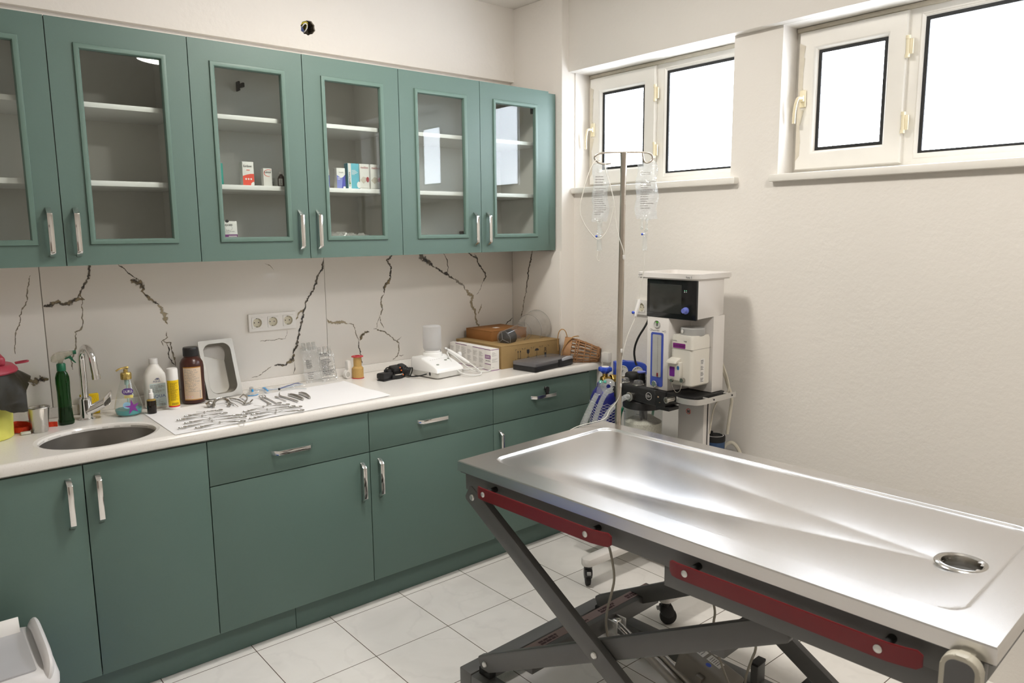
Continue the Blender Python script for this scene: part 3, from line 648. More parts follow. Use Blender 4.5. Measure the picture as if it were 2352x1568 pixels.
# waste bin
t = thing('waste_bin', 'yellow bin with red lid and black bag hanging over its rim, beside the sink', 'bin', (-2.527, -.205, WT))
m = MB(); m.lathe([(0, 0), (.078, 0), (.083, .004), (.093, .24)], n=40); mesh('bucket', m, mat('yellow_bin_plastic', (.66, .64, .13), .4), t)
LIDM = mat('red_lid_plastic', (.30, .028, .05), .4)
m = MB(); m.lathe([(.104, .226), (.112, .226), (.115, .231), (.113, .238), (.100, .252), (.094, .254), (0, .254)], n=40); m.box((-.06, -.07, .25), (.075, .06, .286), bev=.012, seg=3); lid = mesh('lid', m, LIDM, t)
m = MB(); m.tube([(.108, -.008, .25), (.132, -.02, .253), (.145, -.012, .254), (.146, .006, .254), (.132, .012, .253), (.108, .012, .25)], .003, n=8, smooth=1); mesh('loop', m, LIDM, lid)
m = MB(); m.quad((-.03, -.0905, .252), (1, 0, .1), (0, .45, .9), .07, .022); mesh('sticker', m, mat('yellow_sticker', (.75, .62, .03), .5), lid)
rnd = random.Random(5); jag = [rnd.uniform(-1, 1) for _ in range(61)]; jag[60] = jag[0]
m = MB()
def bag(u, v):
    a = 2*pi*u; k = jag[int(u*60) % 60]; fold = .006*sin(a*9+1)+.004*sin(a*17); r = lerp(.102, .128+.014*cos(a+.2), v**.8)+fold*v+.003*k*v
    return V((r*cos(a), r*sin(a), lerp(.232, .12+.026*sin(a*3+.6)+.055*(cos(a-.1) > .80), v)+.003*k*v))
m.sheet(bag, 60, 8, closed_u=True); mesh('bin_liner', m, mat('black_bag_film', (.020, .017, .009), .38, var=.4, scale=30, bump=.7, bscale=25, spec=.22), t, ang=60)

# steel cup
t = thing('steel_cup', 'small tapered stainless steel cup standing left of the sink', 'cup', (-2.368, -.215, WT))
m = MB(); m.lathe([(0, 0), (.0245, 0), (.0255, .002), (.0345, .084), (.037, .087), (.036, .089), (.0335, .087), (.0245, .004), (0, .003)], n=32); mesh('cup_body', m, STEEL, t)
# red strap with pale buckle
t = thing('strap', 'bright red strap with pale plastic buckle, coiled behind the steel cup', 'strap', (-2.41, -.165, WT))
STR = mat('red_webbing', (.72, .05, .015), .7, bump=.3, bscale=300)
def band(pts): m = MB(); m.tube(pts, .010, n=8, smooth=2, flat=(.09, 1), up=(0, 0, 1)); mesh('webbing', m, STR, t)
band([(-.035, -.02, .012), (-.01, -.045, .012), (.02, -.03, .014), (.015, .0, .022), (-.02, .01, .028), (-.035, -.01, .03)])
band([(-.03, .01, .012), (.0, -.012, .011), (.04, .0, .011), (.085, -.01, .011), (.10, -.02, .011)])
m = MB(); m.box((-.018, -.07, .0005), (.012, -.052, .010), bev=.003); mesh('buckle', m, mat('pale_plastic', (.55, .55, .48), .5, var=.1, scale=40), t); m = MB(); m.box((-.004, .012, .018), (.03, .03, .030), bev=.004); mesh('slider', m, mat('pale_plastic', (.55, .55, .48), .5, var=.1, scale=40), t)

# green spray bottle
t = thing('spray_bottle', 'tall green spray bottle with clear trigger head behind the sink', 'bottle', (-2.277, -.158, WT))
m = MB(); secs = [(0, 0, 0, .044, .036, .014), (0, 0, .004, .051, .042, .017), (0, 0, .016, .052, .043, .017), (0, 0, .022, .048, .040, .017), (0, 0, .07, .044, .037, .017), (0, 0, .12, .043, .036, .0175), (0, 0, .155, .046, .037, .018), (0, 0, .175, .045, .036, .0178), (0, 0, .19, .036, .030, .0149), (0, 0, .197, .027, .026, .0128), (0, 0, .206, .024, .024, .0118)]
loft(m, secs); mesh('bottle_body', m, clear('green_plastic', (.10, .36, .12), 1.5, .06, bscale=3, haze=.32, hazecol=(.015, .10, .025)), t, ang=50)
m = MB(); secs = [(0, 0, .003, .047, .038, .016), (0, 0, .016, .047, .038, .016), (0, 0, .03, .043, .035, .016), (0, 0, .062, .040, .033, .016)]; loft(m, secs); mesh('liquid', m, mat('dark_green_liquid', (.006, .03, .010), .15), t, ang=50)
DG = mat('dark_green_plastic', (.006, .115, .055), .35)
m = MB(); m.lathe([(.0125, .198), (.0148, .199), (.0148, .222), (.012, .226), (0, .226)], n=24); mesh('cap', m, DG, t)
m = MB(); m.prism([(-.030, .234), (.004, .226), (.012, .245), (.040, .254), (.041, .268), (.0, .268), (-.018, .262), (-.028, .250)], (0, .008, 0), X1, Z1, .016, bev=.002); m.cyl((0, 0, .222), (0, 0, .24), .008)
sp = mesh('spray_head', m, clear('milky_plastic', (.88, .88, .84), 1.45, .1, haze=.35, hazecol=(.7, .68, .6)), t)
m = MB(); m.cyl((.040, 0, .261), (.051, 0, .261), .0072, n=14); mesh('nozzle', m, DG, sp)
m = MB(); m.prism([(.012, .244), (.028, .252), (.034, .250), (.040, .236), (.049, .222), (.045, .222), (.035, .232), (.027, .243), (.014, .238)], (0, .005, 0), X1, Z1, .010, bev=.001); mesh('trigger', m, DG, sp)

# tap
t = thing('faucet', 'chromed swan-neck mixer tap with side lever behind the sink', 'faucet', (-2.205, -.128, WT))
m = MB(); m.lathe([(0, 0), (.027, 0), (.028, .003), (.024, .006), (.0215, .008), (.0205, .075), (.022, .080), (.018, .085), (0, .085)], n=28); m.tube([(.0, -.004, .030), (.03, -.010, .043), (.066, -.016, .060)], [.018, .0172, .0172], n=20); mesh('tap_body', m, CHROME, t)
m = MB(); pts = [(0, 0, .08), (0, 0, .16), (0, 0, .225)]+[(.018*(1-cos(R(a)))/2, -.052*(1-cos(R(a))), .225+.052*sin(R(a))) for a in range(20, 181, 20)]+[(.020, -.107, .20), (.022, -.109, .175)]
m.tube(pts, .0125, n=16); m.cyl((.0222, -.109, .182), (.0226, -.1095, .166), .0142, n=18); mesh('spout', m, CHROME, t)
m = MB(); m.prism([(.060, .040), (.078, .052), (.084, .062), (.089, .098), (.0865, .105), (.082, .102), (.062, .082), (.058, .066)], (0, -.005, 0), (.97, -.24, 0), Z1, .024, bev=.003); mesh('lever', m, CHROME, t)
# sponge
t = thing('sponge', 'yellow kitchen sponge standing against the tiles behind the tap', 'sponge', (-2.176, -.042, WT))
m = MB(); m.box((-.031, -.010, 0), (.031, .008, .078), bev=.003); mesh('foam', m, mat('yellow_foam', (.78, .52, .012), .9, var=.1, scale=200, bump=.6, bscale=400), t)
m = MB(); m.box((-.031, .0082, .001), (.031, .0135, .077), bev=.001); mesh('scouring_pad', m, mat('green_pad', (.10, .16, .03), .95, var=.3, scale=200), t)

# soap dispenser
t = thing('soap_dispenser', 'clear conical soap bottle with gold pump and purple starfish print', 'dispenser', (-2.067, -.158, WT))
pr = [(.036, .0), (.044, .005), (.0475, .018), (.049, .034), (.046, .05), (.037, .085), (.027, .115), (.0205, .134), (.0175, .143)]
m = MB(); m.lathe([(0, 0)]+pr, n=40); mesh('bottle_body', m, clear('soap_clear', (.95, .96, .95), 1.5, .03, haze=.05), t)
m = MB(); m.lathe([(0, .002), (.035, .002), (.043, .007), (.046, .018), (.0465, .024), (0, .024)], n=36); mesh('liquid_soap', m, mat('teal_liquid', (.06, .38, .40), .1, var=.05), t)
GOLD = mat('gold_plastic', (.52, .39, .13), .25, .8)
m = MB(); m.lathe([(.0185, .139), (.0195, .141), (.0195, .160), (.017, .165), (.008, .166), (.0075, .178), (0, .178)], n=28); m.tube([(.010, 0, .183), (-.004, 0, .184), (-.022, -.002, .181), (-.034, -.003, .174)], [.0055, .0065, .0048, .0035], n=12, smooth=1, flat=(1, .8)); mesh('pump', m, GOLD, t)
m = MB(); m.cyl((0, 0, .01), (0, 0, .14), .0025, n=8); m.cyl((0, 0, .118), (0, 0, .14), .0075, n=14); mesh('dip_tube', m, mat('pale_teal', (.45, .66, .62), .4), t)
f = wrap_pos((0, 0, 0), prof_r(pr), R(-101))
VIOLET = mat('violet_print', (.075, .02, .20), .4); STARP = mat('purple_print', (.19, .03, .24), .4)
m = MB(); wrap_poly(m, f, [(.020*cos(2*pi*i/24), .096+.0125*sin(2*pi*i/24)) for i in range(24)]); lb = mesh('brand_oval', m, VIOLET, t, weld=False)
wrap_text('DURU', f, -.0145, .0915, .0095, WHITE, lb, w=.029)
m = MB(); wrap_rect(m, f, -.012, .018, .072, .082); sl = mesh('yellow_label', m, mat('yellow_print', (.62, .52, .12), .5), t, weld=False)
m = MB(); wrap_lines(m, f, -.009, .015, .0725, .0815, 2, seed=4); mesh('small_print', m, GREYPRINT, sl, weld=False)
def star(cx, cz, r, k, a0): return [(cx+(r if i % 2 == 0 else r*k)*cos(a0+pi*i/5), cz+(r if i % 2 == 0 else r*k)*sin(a0+pi*i/5)) for i in range(10)]
m = MB(); wrap_poly(m, f, star(.012, .037, .030, .34, R(98)), e=.0012); mesh('starfish_print', m, STARP, t, weld=False)
m = MB(); wrap_poly(m, f, [(-.006+.014*cos(2*pi*i/16), .046+.012*sin(2*pi*i/16)) for i in range(16)], e=.0008); mesh('shell_print', m, mat('light_blue_print', (.30, .55, .75), .5), t, weld=False)

# white antiseptic jug
def set_rot(o, rz): o.rotation_euler = (0, 0, rz)
t = thing('plastic_bottle', 'tall white plastic bottle with pale blue label, between soap and yellow can', 'bottle', (-1.951, -.093, WT), -.16)
m = MB(); loft(m, [(0, 0, 0, .074, .050, .015), (0, 0, .004, .082, .058, .018), (0, 0, .115, .083, .058, .018), (0, 0, .135, .078, .056, .019), (0, 0, .158, .052, .048, .02), (0, 0, .172, .034, .034, .0165), (0, 0, .178, .028, .028, .0139)], n=6); mesh('bottle_body', m, mat('milky_white_plastic', (.80, .78, .73), .4), t, ang=50)
m = MB(); m.lathe([(.015, .176), (.0165, .177), (.0165, .195), (.0155, .197), (0, .197)], n=24); mesh('cap', m, WHITE, t)
m = MB(); m.quad((-.022, -.0295, .008), X1, Z1, .058, .092); lb = mesh('label', m, mat('pale_blue_label', (.56, .66, .66), .5), t)
m = MB(); m.lines((-.020, -.0299, .062), X1, Z1, .054, .034, 9, seed=3); m.lines((-.020, -.0299, .012), X1, Z1, .054, .022, 6, seed=8); m.bars((.016, -.0300, .010), X1, Z1, .016, .007, 9); mesh('small_print', m, GREYPRINT, lb)
NAVY = mat('navy_ink', (.02, .03, .16), .5)
lettering('AQUA', .014, (-.019, -.0299, .041), X1, Z1, mat('blue_ink', (.10, .14, .36), .5), lb, w=.052)
lettering('AQUA', .0085, (-.009, -.0299, .104), X1, Z1, NAVY, t, w=.027)
m = MB()
for a, b in ((-.003, .004), (.002, .009)): m.face([(a, -.0298, .115), (a+.003, -.0298, .115), (b+.002, -.0298, .122), (b, -.0298, .122)]); m.face([(b, -.0298, .122), (b+.002, -.0298, .122), (b+.007, -.0298, .115), (b+.004, -.0298, .115)])
mesh('emblem', m, NAVY, t)
# small dark vial
t = thing('dropper_vial', 'small black vial with white cap in front of the white bottle', 'vial', (-1.996, -.202, WT+.002))
m = MB(); m.lathe([(0, 0), (.0155, 0), (.0168, .002), (.0168, .050), (.0150, .053), (.0085, .056), (0, .056)], n=24); mesh('bottle_body', m, mat('brown_black_glass', (.010, .006, .004), .08), t)
m = MB(); m.lathe([(.0168, .0505), (.0169, .0505), (.0152, .0537), (.0086, .0566), (.0086, .0575), (0, .0575)], n=24); mesh('shoulder', m, mat('amber_glass', (.30, .20, .04), .1), t)
m = MB(); m.lathe([(.0095, .057), (.0098, .058), (.0092, .078), (.0068, .080), (.0064, .094), (0, .095)], n=20); mesh('cap', m, WHITE, t)
# yellow aerosol can
t = thing('aerosol_can', 'slim yellow aerosol can with white cap beside the brown bottle', 'can', (-1.9085, -.184, WT+.002))
m = MB(); m.lathe([(0, 0), (.020, 0), (.0208, .002), (.0208, .010)], n=28, mi=0); m.lathe([(.0208, .010), (.0209, .0105), (.0209, .015), (.0208, .0155)], n=28, mi=1); m.lathe([(.0208, .0155), (.0208, .116), (.019, .1165)], n=28, mi=2)
mesh('can_body', m, [WHITE, mat('red_print', (.62, .02, .03), .35), mat('yellow_print_gloss', (.82, .56, .005), .3)], t)
m = MB(); m.lathe([(.0208, .1165), (.0208, .155), (.019, .162), (.015, .1635), (0, .1635)], n=28); mesh('cap', m, WHITE, t)
f = wrap_pos((0, 0, 0), lambda z: .0208, R(-103)); m = MB(); wrap_lines(m, f, -.012, .018, .036, .108, 22, seed=2); wrap_lines(m, f, -.024, -.016, .03, .108, 20, seed=6)
for i in range(12): wrap_rect(m, f, -.008+i*.0021, -.008+i*.0021+.0010, .019, .028, n=1)
mesh('small_print', m, mat('olive_ink', (.30, .20, .01), .6), t, weld=False)
# brown reagent bottle
t = thing('reagent_bottle', 'large dark brown plastic bottle with black cap and cream label', 'bottle', (-1.812, -.112, WT+.002))
pr = [(.040, 0), (.0445, .004), (.0455, .012), (.0455, .150), (.0435, .166), (.036, .180), (.028, .187), (.027, .195)]
m = MB(); m.lathe([(0, 0)]+pr+[(0, .195)], n=40); mesh('bottle_body', m, mat('brown_plastic', (.050, .014, .009), .28), t)
m = MB(); m.lathe([(.027, .192), (.0295, .193), (.0300, .196)]+[(.0300-.0006*(i % 2), .198+.0022*i) for i in range(12)]+[(.028, .2275), (0, .228)], n=36); mesh('cap', m, BLACK, t)
f = wrap_pos((0, 0, 0), prof_r(pr), R(-104))
m = MB(); wrap_rect(m, f, -.0385, .0345, .016, .152, mi=0, e=.0004, n=14); wrap_rect(m, f, -.037, .033, .020, .148, mi=1, e=.0007, n=14); lb = mesh('label', m, [mat('orange_border', (.42, .19, .03), .5), mat('cream_label', (.66, .53, .40), .55)], t, weld=False)
m = MB(); wrap_lines(m, f, -.034, .028, .050, .143, 26, seed=9); 
for i in range(14): wrap_rect(m, f, .022, .0275, .024+i*.0022, .024+i*.0022+.0011, n=2, e=.001)
mesh('small_print', m, GREYPRINT, lb, weld=False)
m = MB(); dia = lambda cx, r: [(cx-r, .030), (cx, .030-r), (cx+r, .030), (cx, .030+r)]
for cx in (-.030, -.0185, -.007): wrap_poly(m, f, dia(cx, .0055), 0, .0009); wrap_poly(m, f, dia(cx, .0045), 1, .0011); wrap_poly(m, f, dia(cx, .0018), 2, .0013)
mesh('hazard_signs', m, [RED, PAPER, PRINT], lb, weld=False)

# steel gastronorm tray leaning on the tiles
t = thing('steel_tray', 'deep stainless steel tray standing on edge against the tiles', 'tray', (-1.681, -.111, WT+.003), .10)
m = MB(); w2, hh, tilt = .150, .247, R(17)
def trp(p, q, d): return V((p, q*sin(tilt)+d*cos(tilt), q*cos(tilt)-d*sin(tilt)))
rings = []
for w, h, r, d in ((w2, hh, .008, .004), (w2, hh, .008, 0), (.118, .215, .034, 0), (.114, .211, .034, .004), (.108, .205, .033, .055), (.100, .197, .03, .062)):
    rings.append([m.bm.verts.new(trp(p, q+hh/2, d)) for p, q in rrect(w, h, r, 7)])
for A, B in zip(rings, rings[1:]):
    for i in range(len(A)): m.bm.faces.new((A[i], A[(i+1) % len(A)], B[(i+1) % len(A)], B[i]))
m.bm.faces.new(rings[-1]); bmesh.ops.recalc_face_normals(m.bm, faces=list(m.bm.faces)); mesh('tray_shell', m, STEEL_DULL, t, ang=45)

# paper drape under the instruments
t = thing('paper_drape', 'white creased paper sheet spread over the worktop under the instruments', 'sheet', (-1.58, -.37, WT))
rnd = random.Random(8); cr = [(rnd.uniform(-.45, .45), rnd.uniform(-.25, .25), rnd.uniform(0, pi), rnd.uniform(.0003, .001), rnd.uniform(60, 160)) for _ in range(14)]
A_, B_, C_, D_ = V((-2.023, -.590)), V((-1.149, -.559)), V((-1.155, -.150)), V((-2.022, -.183))
def drape(u, v):
    p = A_.lerp(B_, u).lerp(D_.lerp(C_, u), v); h = .0012
    for cx, cyy, a, k, fq in cr:
        d = (p.x+1.58-cx)*cos(a)+(p.y+.37-cyy)*sin(a); h += k*math.exp(-abs(d)*fq)
    if u > .86: h += .004*((u-.86)/.14)**2*(.5+.5*sin(v*9))
    return V((p.x+1.58, p.y+.37, h))
m = MB(); m.sheet(drape, 110, 54); o = mesh('sheet', m, mat('drape_paper', (.86, .855, .86), .8, var=.01), t, ang=60)
ZD = WT+.003

# ring-handled instruments, each laid wide open
TN = ['nearest the sink, top of its row', 'second from the brown bottle', 'third from the brown bottle', 'fourth from the brown bottle', 'nearest the worktop edge below the brown bottle',
      'nearest the steel tray, top of the second row', 'second in the row right of the tray', 'smallest, tucked among the right-hand row', 'nearest the worktop edge in the right-hand row']
HL = ['open steel scissor clamp at the top of the group nearest the sink', 'open steel clamp reaching furthest towards the sink', 'long steel clamp in the middle of the group nearest the sink', 'longest steel clamp of the group nearest the sink, large ring handles', 'open steel clamp of the sink-side group lying nearest the worktop edge',
      'open steel clamp at the top of the group in front of the towel clips', 'steel clamp crossing the middle of the group under the towel clips', 'slim steel scissors tucked among the clamps below the towel clips', 'open steel clamp lying nearest the worktop edge, below the towel clips']
for i, ((a, j, b), (t1, t2)) in enumerate(zip(HEMO, TIPS)):
    t = thing('surgical_clamp', HL[i], 'clamp', (j[0]/1000, j[1]/1000, ZD), group='open ring-handled clamps on the paper sheet'); J = V((0, 0, .0035)); z0 = .0035
    for k, (ring, tip, dz) in enumerate(((a, t2, 0), (b, t1, .0028))):
        r = V(((ring[0]-j[0])/1000, (ring[1]-j[1])/1000, z0+dz)); d = (r-V((0, 0, r.z))).normalized(); n2 = V((-d.y, d.x, 0)); sg = 1 if k else -1
        tp = V(((tip[0]-j[0])/1000, (tip[1]-j[1])/1000, 0)); tp = tp.normalized()*min(tp.length, .05)+V((0, 0, z0+dz))
        m = MB(); rc = r+n2*(.004*sg); rl, rw = .0135, .0088
        m.tube([rc+d*(rl*cos(2*pi*q/18))+n2*(rw*sin(2*pi*q/18)) for q in range(18)], .0019, n=7, closed=True)
        st = rc-d*rl; m.tube([st, st-d*.012+n2*(.002*-sg), V((0, 0, z0+dz))-n2*.001, tp*.5+V((0, 0, (z0+dz)*.5)), tp], [.002, .0022, .0032, .0026, .0009], n=8, smooth=1, flat=(1, .75))
        m.box((st-d*.011)+V((-.0028, -.0028, -.0018)), (st-d*.011)+V((.0028, .0028, .0018)), bev=.0006)
        mesh('instrument_arm', m, STEEL_TOOL, t)
    m = MB(); m.cyl((0, 0, .001), (0, 0, .0085), .0028, n=12); mesh('screw', m, STEEL_TOOL, t)

def tool(name, label, cat, x, y, group=None): return thing(name, label, cat, (x, y, ZD), group=group)
# retractors and gag in front of the tray
t = tool('ball_retractor', 'steel retractor with bulbous polished end in front of the brown bottle', 'instrument', -1.80, -.245)
m = MB(); m.ball((.004, -.012, .0125), .0125, sc=(1.15, .95, 1)); m.tube([(-.003, -.002, .014), (-.011, .025, .012), (-.020, .050, .004)], [.008, .006, .0012], n=10, smooth=2, flat=(1, .4), up=(0, 0, 1)); mesh('retractor_body', m, STEEL_TOOL, t)
t = tool('curved_retractor', 'bridge-shaped steel retractor lying before the steel tray', 'instrument', -1.752, -.248)
m = MB(); m.tube([(-.036, -.034, .002), (-.034, -.02, .014), (-.012, .012, .022), (.016, .02, .022), (.030, .0, .014), (.022, -.045, .010), (.012, -.058, .002)], [.006, .007, .006, .006, .006, .007, .006], n=10, smooth=2, flat=(1, .35), up=(.3, 1, 0)); mesh('retractor_body', m, STEEL_TOOL, t)
t = tool('needle_holder', 'slender pointed steel instrument beside the bridge-shaped retractor', 'instrument', -1.713, -.262)
m = MB(); m.tube([(.0, .066, .003), (-.001, .02, .006), (0, -.03, .007), (.001, -.071, .002)], [.0012, .0035, .004, .0012], n=9, smooth=1); mesh('needle_arm', m, STEEL_TOOL, t)
m = MB(); m.tube([(.008, .06, .002), (.003, .02, .004), (-.004, -.04, .002)], [.001, .0028, .0015], n=8, smooth=1); mesh('needle_arm', m, STEEL_TOOL, t)
t = tool('mouth_gag', 'spread steel mouth gag with hooked ends in front of the steel tray', 'instrument', -1.665, -.26)
def gag(pts, r): m = MB(); m.tube(pts, r, n=9, smooth=2); mesh('gag_arm', m, STEEL_TOOL, t)
gag([(-.02, .098, .003), (-.016, .06, .006), (-.010, .018, .008), (-.012, -.06, .006)], .003); gag([(.026, .066, .018), (.024, .03, .020), (.017, -.006, .012), (-.004, -.035, .008), (-.020, -.055, .004)], .0034)
gag([(-.012, -.062, .004), (.010, -.05, .006), (.026, -.038, .012), (.018, -.055, .016), (.0, -.072, .010)], .0028); gag([(.012, .07, .004), (.026, .066, .018), (.034, .04, .012)], .0026)
# row of small hand instruments
def small(label, name, pts, r, flat=(1, .6), ringp=None):
    cx = sum(p[0] for p in pts)/len(pts)/1000; cyy = sum(p[1] for p in pts)/len(pts)/1000; t = tool(name, label, 'instrument', cx, cyy, 'small hand instruments right of the tray')
    m = MB(); m.tube([(p[0]/1000-cx, p[1]/1000-cyy, p[2]/1000 if len(p) > 2 else .003) for p in pts], r, n=8, smooth=1, flat=flat, up=(0, 0, 1))
    if ringp: q = V((ringp[0]/1000-cx, ringp[1]/1000-cyy, .006)); m.tube([q+V((.007*cos(2*pi*i/14), .009*sin(2*pi*i/14), .003*sin(2*pi*i/14))) for i in range(14)], .0018, n=6, closed=True)
    mesh('instrument_body', m, STEEL_TOOL, t); return t
small('looped steel towel clip nearest the tray, lower of the pair', 'towel_clip', [(-1584, -245), (-1592, -300), (-1599, -388)], [.003, .0045, .003], ringp=(-1581, -236))
small('looped steel towel clip beside the slim metal bar', 'towel_clip', [(-1569, -243), (-1570, -306), (-1576, -387)], [.003, .0045, .003], ringp=(-1567, -233))
small('short flat metal bar between towel clip and scalpel handle', 'blade_holder', [(-1571, -381), (-1556, -389)], [.004, .004])
small('short peg lying by the joint of the uppermost clamp', 'metal_peg', [(-1615, -380), (-1606, -384)], [.004, .004], flat=(1, 1))
small('flat steel scalpel handle in the row of small instruments', 'scalpel_handle', [(-1531, -267), (-1528, -315), (-1532, -377)], [.005, .0055, .002])
small('steel probe with hooked tip next to the scalpel handle', 'hooked_probe', [(-1501, -240, 14), (-1508, -250, 4), (-1510, -275, 3), (-1505, -321, 4), (-1499, -415, 4)], [.0012, .0016, .0026, .0036, .0040], flat=(1, .8))
for lb, pts in (('pair of steel tissue forceps, second from the drape end', [(-1472, -265), (-1465, -320), (-1466, -394)]), ('short dark steel forceps at the end of the instrument row', [(-1425, -268), (-1421, -310), (-1433, -387)])):
    cx, cyy = pts[1][0]/1000, pts[1][1]/1000; t = tool('forceps', lb, 'instrument', cx, cyy, 'small hand instruments right of the tray')
    for s in (-1, 1):
        m = MB(); m.tube([(pts[0][0]/1000-cx+s*.004, pts[0][1]/1000-cyy, .004), (s*.007, 0, .006), (pts[2][0]/1000-cx+s*.0012, pts[2][1]/1000-cyy, .004)], [.0015, .0045, .0055], n=8, smooth=2, flat=(.5, 1)); mesh('prong', m, STEEL_TOOL, t)

# tubing set in front of the upstand
PLB = mat('cyan_plastic', (.02, .30, .68), .3); FILM = clear('clear_film', (.96, .97, .97), 1.45, .05, haze=.18, hazecol=(.85, .85, .86), bump=.5, bscale=60)
t = thing('suction_cap', 'white and blue plastic cap at the foot of the steel tray', 'cap', (-1.588, -.155, ZD))
m = MB(); m.lathe([(0, 0), (.024, 0), (.026, .003), (.024, .008), (.012, .014), (.009, .020), (.009, .034), (.006, .036), (0, .036)], n=24); mesh('cap_body', m, clear('white_translucent', (.85, .86, .86), 1.4, .15, haze=.6, hazecol=(.85, .85, .84)), t)
m = MB(); m.lathe([(.0262, .002), (.027, .0035), (.0262, .005)], n=20, a0=R(-150), a1=R(-20)); m.box((-.004, -.012, .016), (.004, -.006, .027), bev=.001); mesh('blue_band', m, PLB, t)
t = thing('tube_clamp', 'bright blue plastic clip lying on the clear tubing packs', 'clip', (-1.514, -.125, ZD+.004))
m = MB(); m.tube([(.007, .045, .004), (.002, .01, .008), (-.006, -.035, .005)], [.004, .0085, .004], n=8, smooth=1, flat=(1, .5), up=(0, 0, 1)); mesh('clip_body', m, PLB, t)
t = thing('tubing_pack', 'clear plastic tubing packs lying along the back of the paper sheet', 'tubing', (-1.45, -.115, ZD))
def pouch(u, v): 
    x = lerp(-.14, .115, u); w = .020*(1-.5*abs(u-.4)); return V((x, .018-u*.02+(v-.5)*2*w, .002+.008*sin(pi*v)+.003*sin(u*31+v*7)))
m = MB(); m.sheet(pouch, 40, 10); mesh('pouch', m, FILM, t, ang=70)
m = MB(); m.tube([(-.12, .04, .006), (-.03, -.022, .005), (.06, -.012, .007), (.112, .006, .006)], .0022, n=7, smooth=2); mesh('tube', m, mat('clear_blue_tube', (.45, .52, .62), .3), t)
m = MB(); m.tube([(-.014, -.036, .010), (.02, -.022, .012), (.09, .012, .014), (.105, .010, .008)], .0016, n=7, smooth=2); mesh('tube', m, mat('dark_blue_line', (.03, .06, .25), .4), t)
m = MB(); m.tube([(-.015, -.04, .004), (-.017, -.036, .012)], .0045, n=10); mesh('connector', m, BLACK, t)
m = MB(); m.tube([(-.01, -.045, .002), (.04, -.045, .004), (.08, -.07, .003), (.09, -.08, .002)], .0018, n=7, smooth=2); mesh('tube', m, mat('grey_tube', (.55, .57, .58), .35), t)

# clear fluid bags leaning on the tiles
def flat_bag(label, c, w, h, rz, tilt, th, box, seed):
    t = thing('fluid_bag', label, 'bag', c, rz, 'clear fluid bags leaning on the tiles')
    rnd = random.Random(seed); ph = [rnd.uniform(0, 6) for _ in range(6)]
    def P(p, q, d): return V((p, q*sin(tilt)+d*cos(tilt), q*cos(tilt)-d*sin(tilt)))
    def skin(s):
        def f(u, v):
            e = max(0.0, 1-abs(2*u-1)**3)*max(0.0, 1-abs(2*v-1)**5); k = .004*sin(u*13+ph[0]+v*5)+.003*sin(v*17+ph[1]-u*6)
            x = (u-.5)*w*(1-.05*sin(pi*v)); return P(x+.003*sin(v*9+ph[2]), v*h, s*(th*e+k*e*.8))
        return f
    m = MB(); m.sheet(skin(1), 18, 26); m.sheet(skin(-1), 18, 26); b = mesh('bag_film', m, clear('bag_film', (.965, .97, .97), 1.45, .04, haze=.10, hazecol=(.9, .9, .9), bump=.8, bscale=35), t, ang=80)
    m = MB()
    for k in (-.3, 0, .28): m.cyl(P(w*k, h-.012, 0), P(w*k, h+.022, 0), .008, n=14)
    mesh('port', m, clear('port_plastic', (.85, .86, .85), 1.4, .1, haze=.3), t)
    X = P(1, 0, 0)-P(0, 0, 0); Yv = P(0, 1, 0)-P(0, 0, 0); m = MB(); o = P(-w*.38, h*.1, -th-.006)
    if box:
        m.lines(o+Yv*(h*.22), X, Yv, w*.72, h*.42, 15, seed=seed); m.lines(o+Yv*.012, X, Yv, w*.7, h*.15, 5, seed=seed+1); m.lines(o+Yv*(h*.74), X, Yv, w*.6, h*.1, 3, seed=seed+2)
        for a, b2, c2, d2 in ((-.004, 0, .0012, h*.72), (w*.76, 0, .0012, h*.66), (-.004, 0, w*.77, .0012), (-.004, h*.72, w*.6, .0012)): m.quad(o+X*a+Yv*b2, X, Yv, c2, d2)
    else: m.lines(o+Yv*(h*.3), X, Yv, w*.35, h*.25, 9, seed=seed); m.lines(o, X, Yv, w*.5, h*.2, 4, seed=seed+3, fill=.25)
    mesh('printing', m, PRINT, t)
flat_bag('clear fluid bag behind another, with small black printing', (-1.262, -.072, WT), .088, .165, .05, R(14), .006, False, 4)
flat_bag('clear fluid bag in front, printed with a framed black text panel', (-1.205, -.112, WT+.004), .082, .142, -.06, R(20), .006, True, 9)

# plastic holder and twine spool
t = thing('plastic_holder', 'small white plastic holder with round window beside the twine spool', 'holder', (-1.098, -.088, WT))
m = MB(); m.prism([(-.013, 0), (.018, 0), (.016, .035), (.010, .06), (.010, .082), (.004, .086), (-.008, .085), (-.010, .078), (-.009, .05), (-.006, .04), (-.02, .034), (-.026, .022), (-.022, .008)], (0, .012, 0), (1, .1, 0), Z1, .024, bev=.003); mesh('holder_body', m, WHITE, t)
m = MB(); m.disc((-.008, -.0136, .021), (.1, -1, 0), .011, ry=.013); mesh('window', m, mat('pale_grey_print', (.5, .5, .47), .6, var=.3, scale=300), t)
t = thing('twine_spool', 'spool of tan twine with red flanged ends', 'spool', (-1.060, -.112, WT))
m = MB(); m.lathe([(.014, .0), (.029, .0), (.0295, .0015), (.028, .003), (.014, .003)], n=28); m.lathe([(.012, .104), (.028, .102), (.0285, .1035), (.027, .106), (.012, .106), (.012, .098)], n=28); mesh('flange', m, mat('red_plastic', (.45, .012, .025), .35), t)
m = MB(); pf = [(.014, .003)]
for i in range(66):
    z = .003+i*.0015; r = .0265 if i < 30 else (.0265-.0012*(i-30) if i < 36 else .0185); pf.append((r+.0005*(i % 2), z))
pf.append((.012, .102)); m.lathe(pf, n=28); mesh('twine', m, mat('tan_twine', (.52, .33, .11), .75, var=.12, scale=300, bump=.5, bscale=500), t)

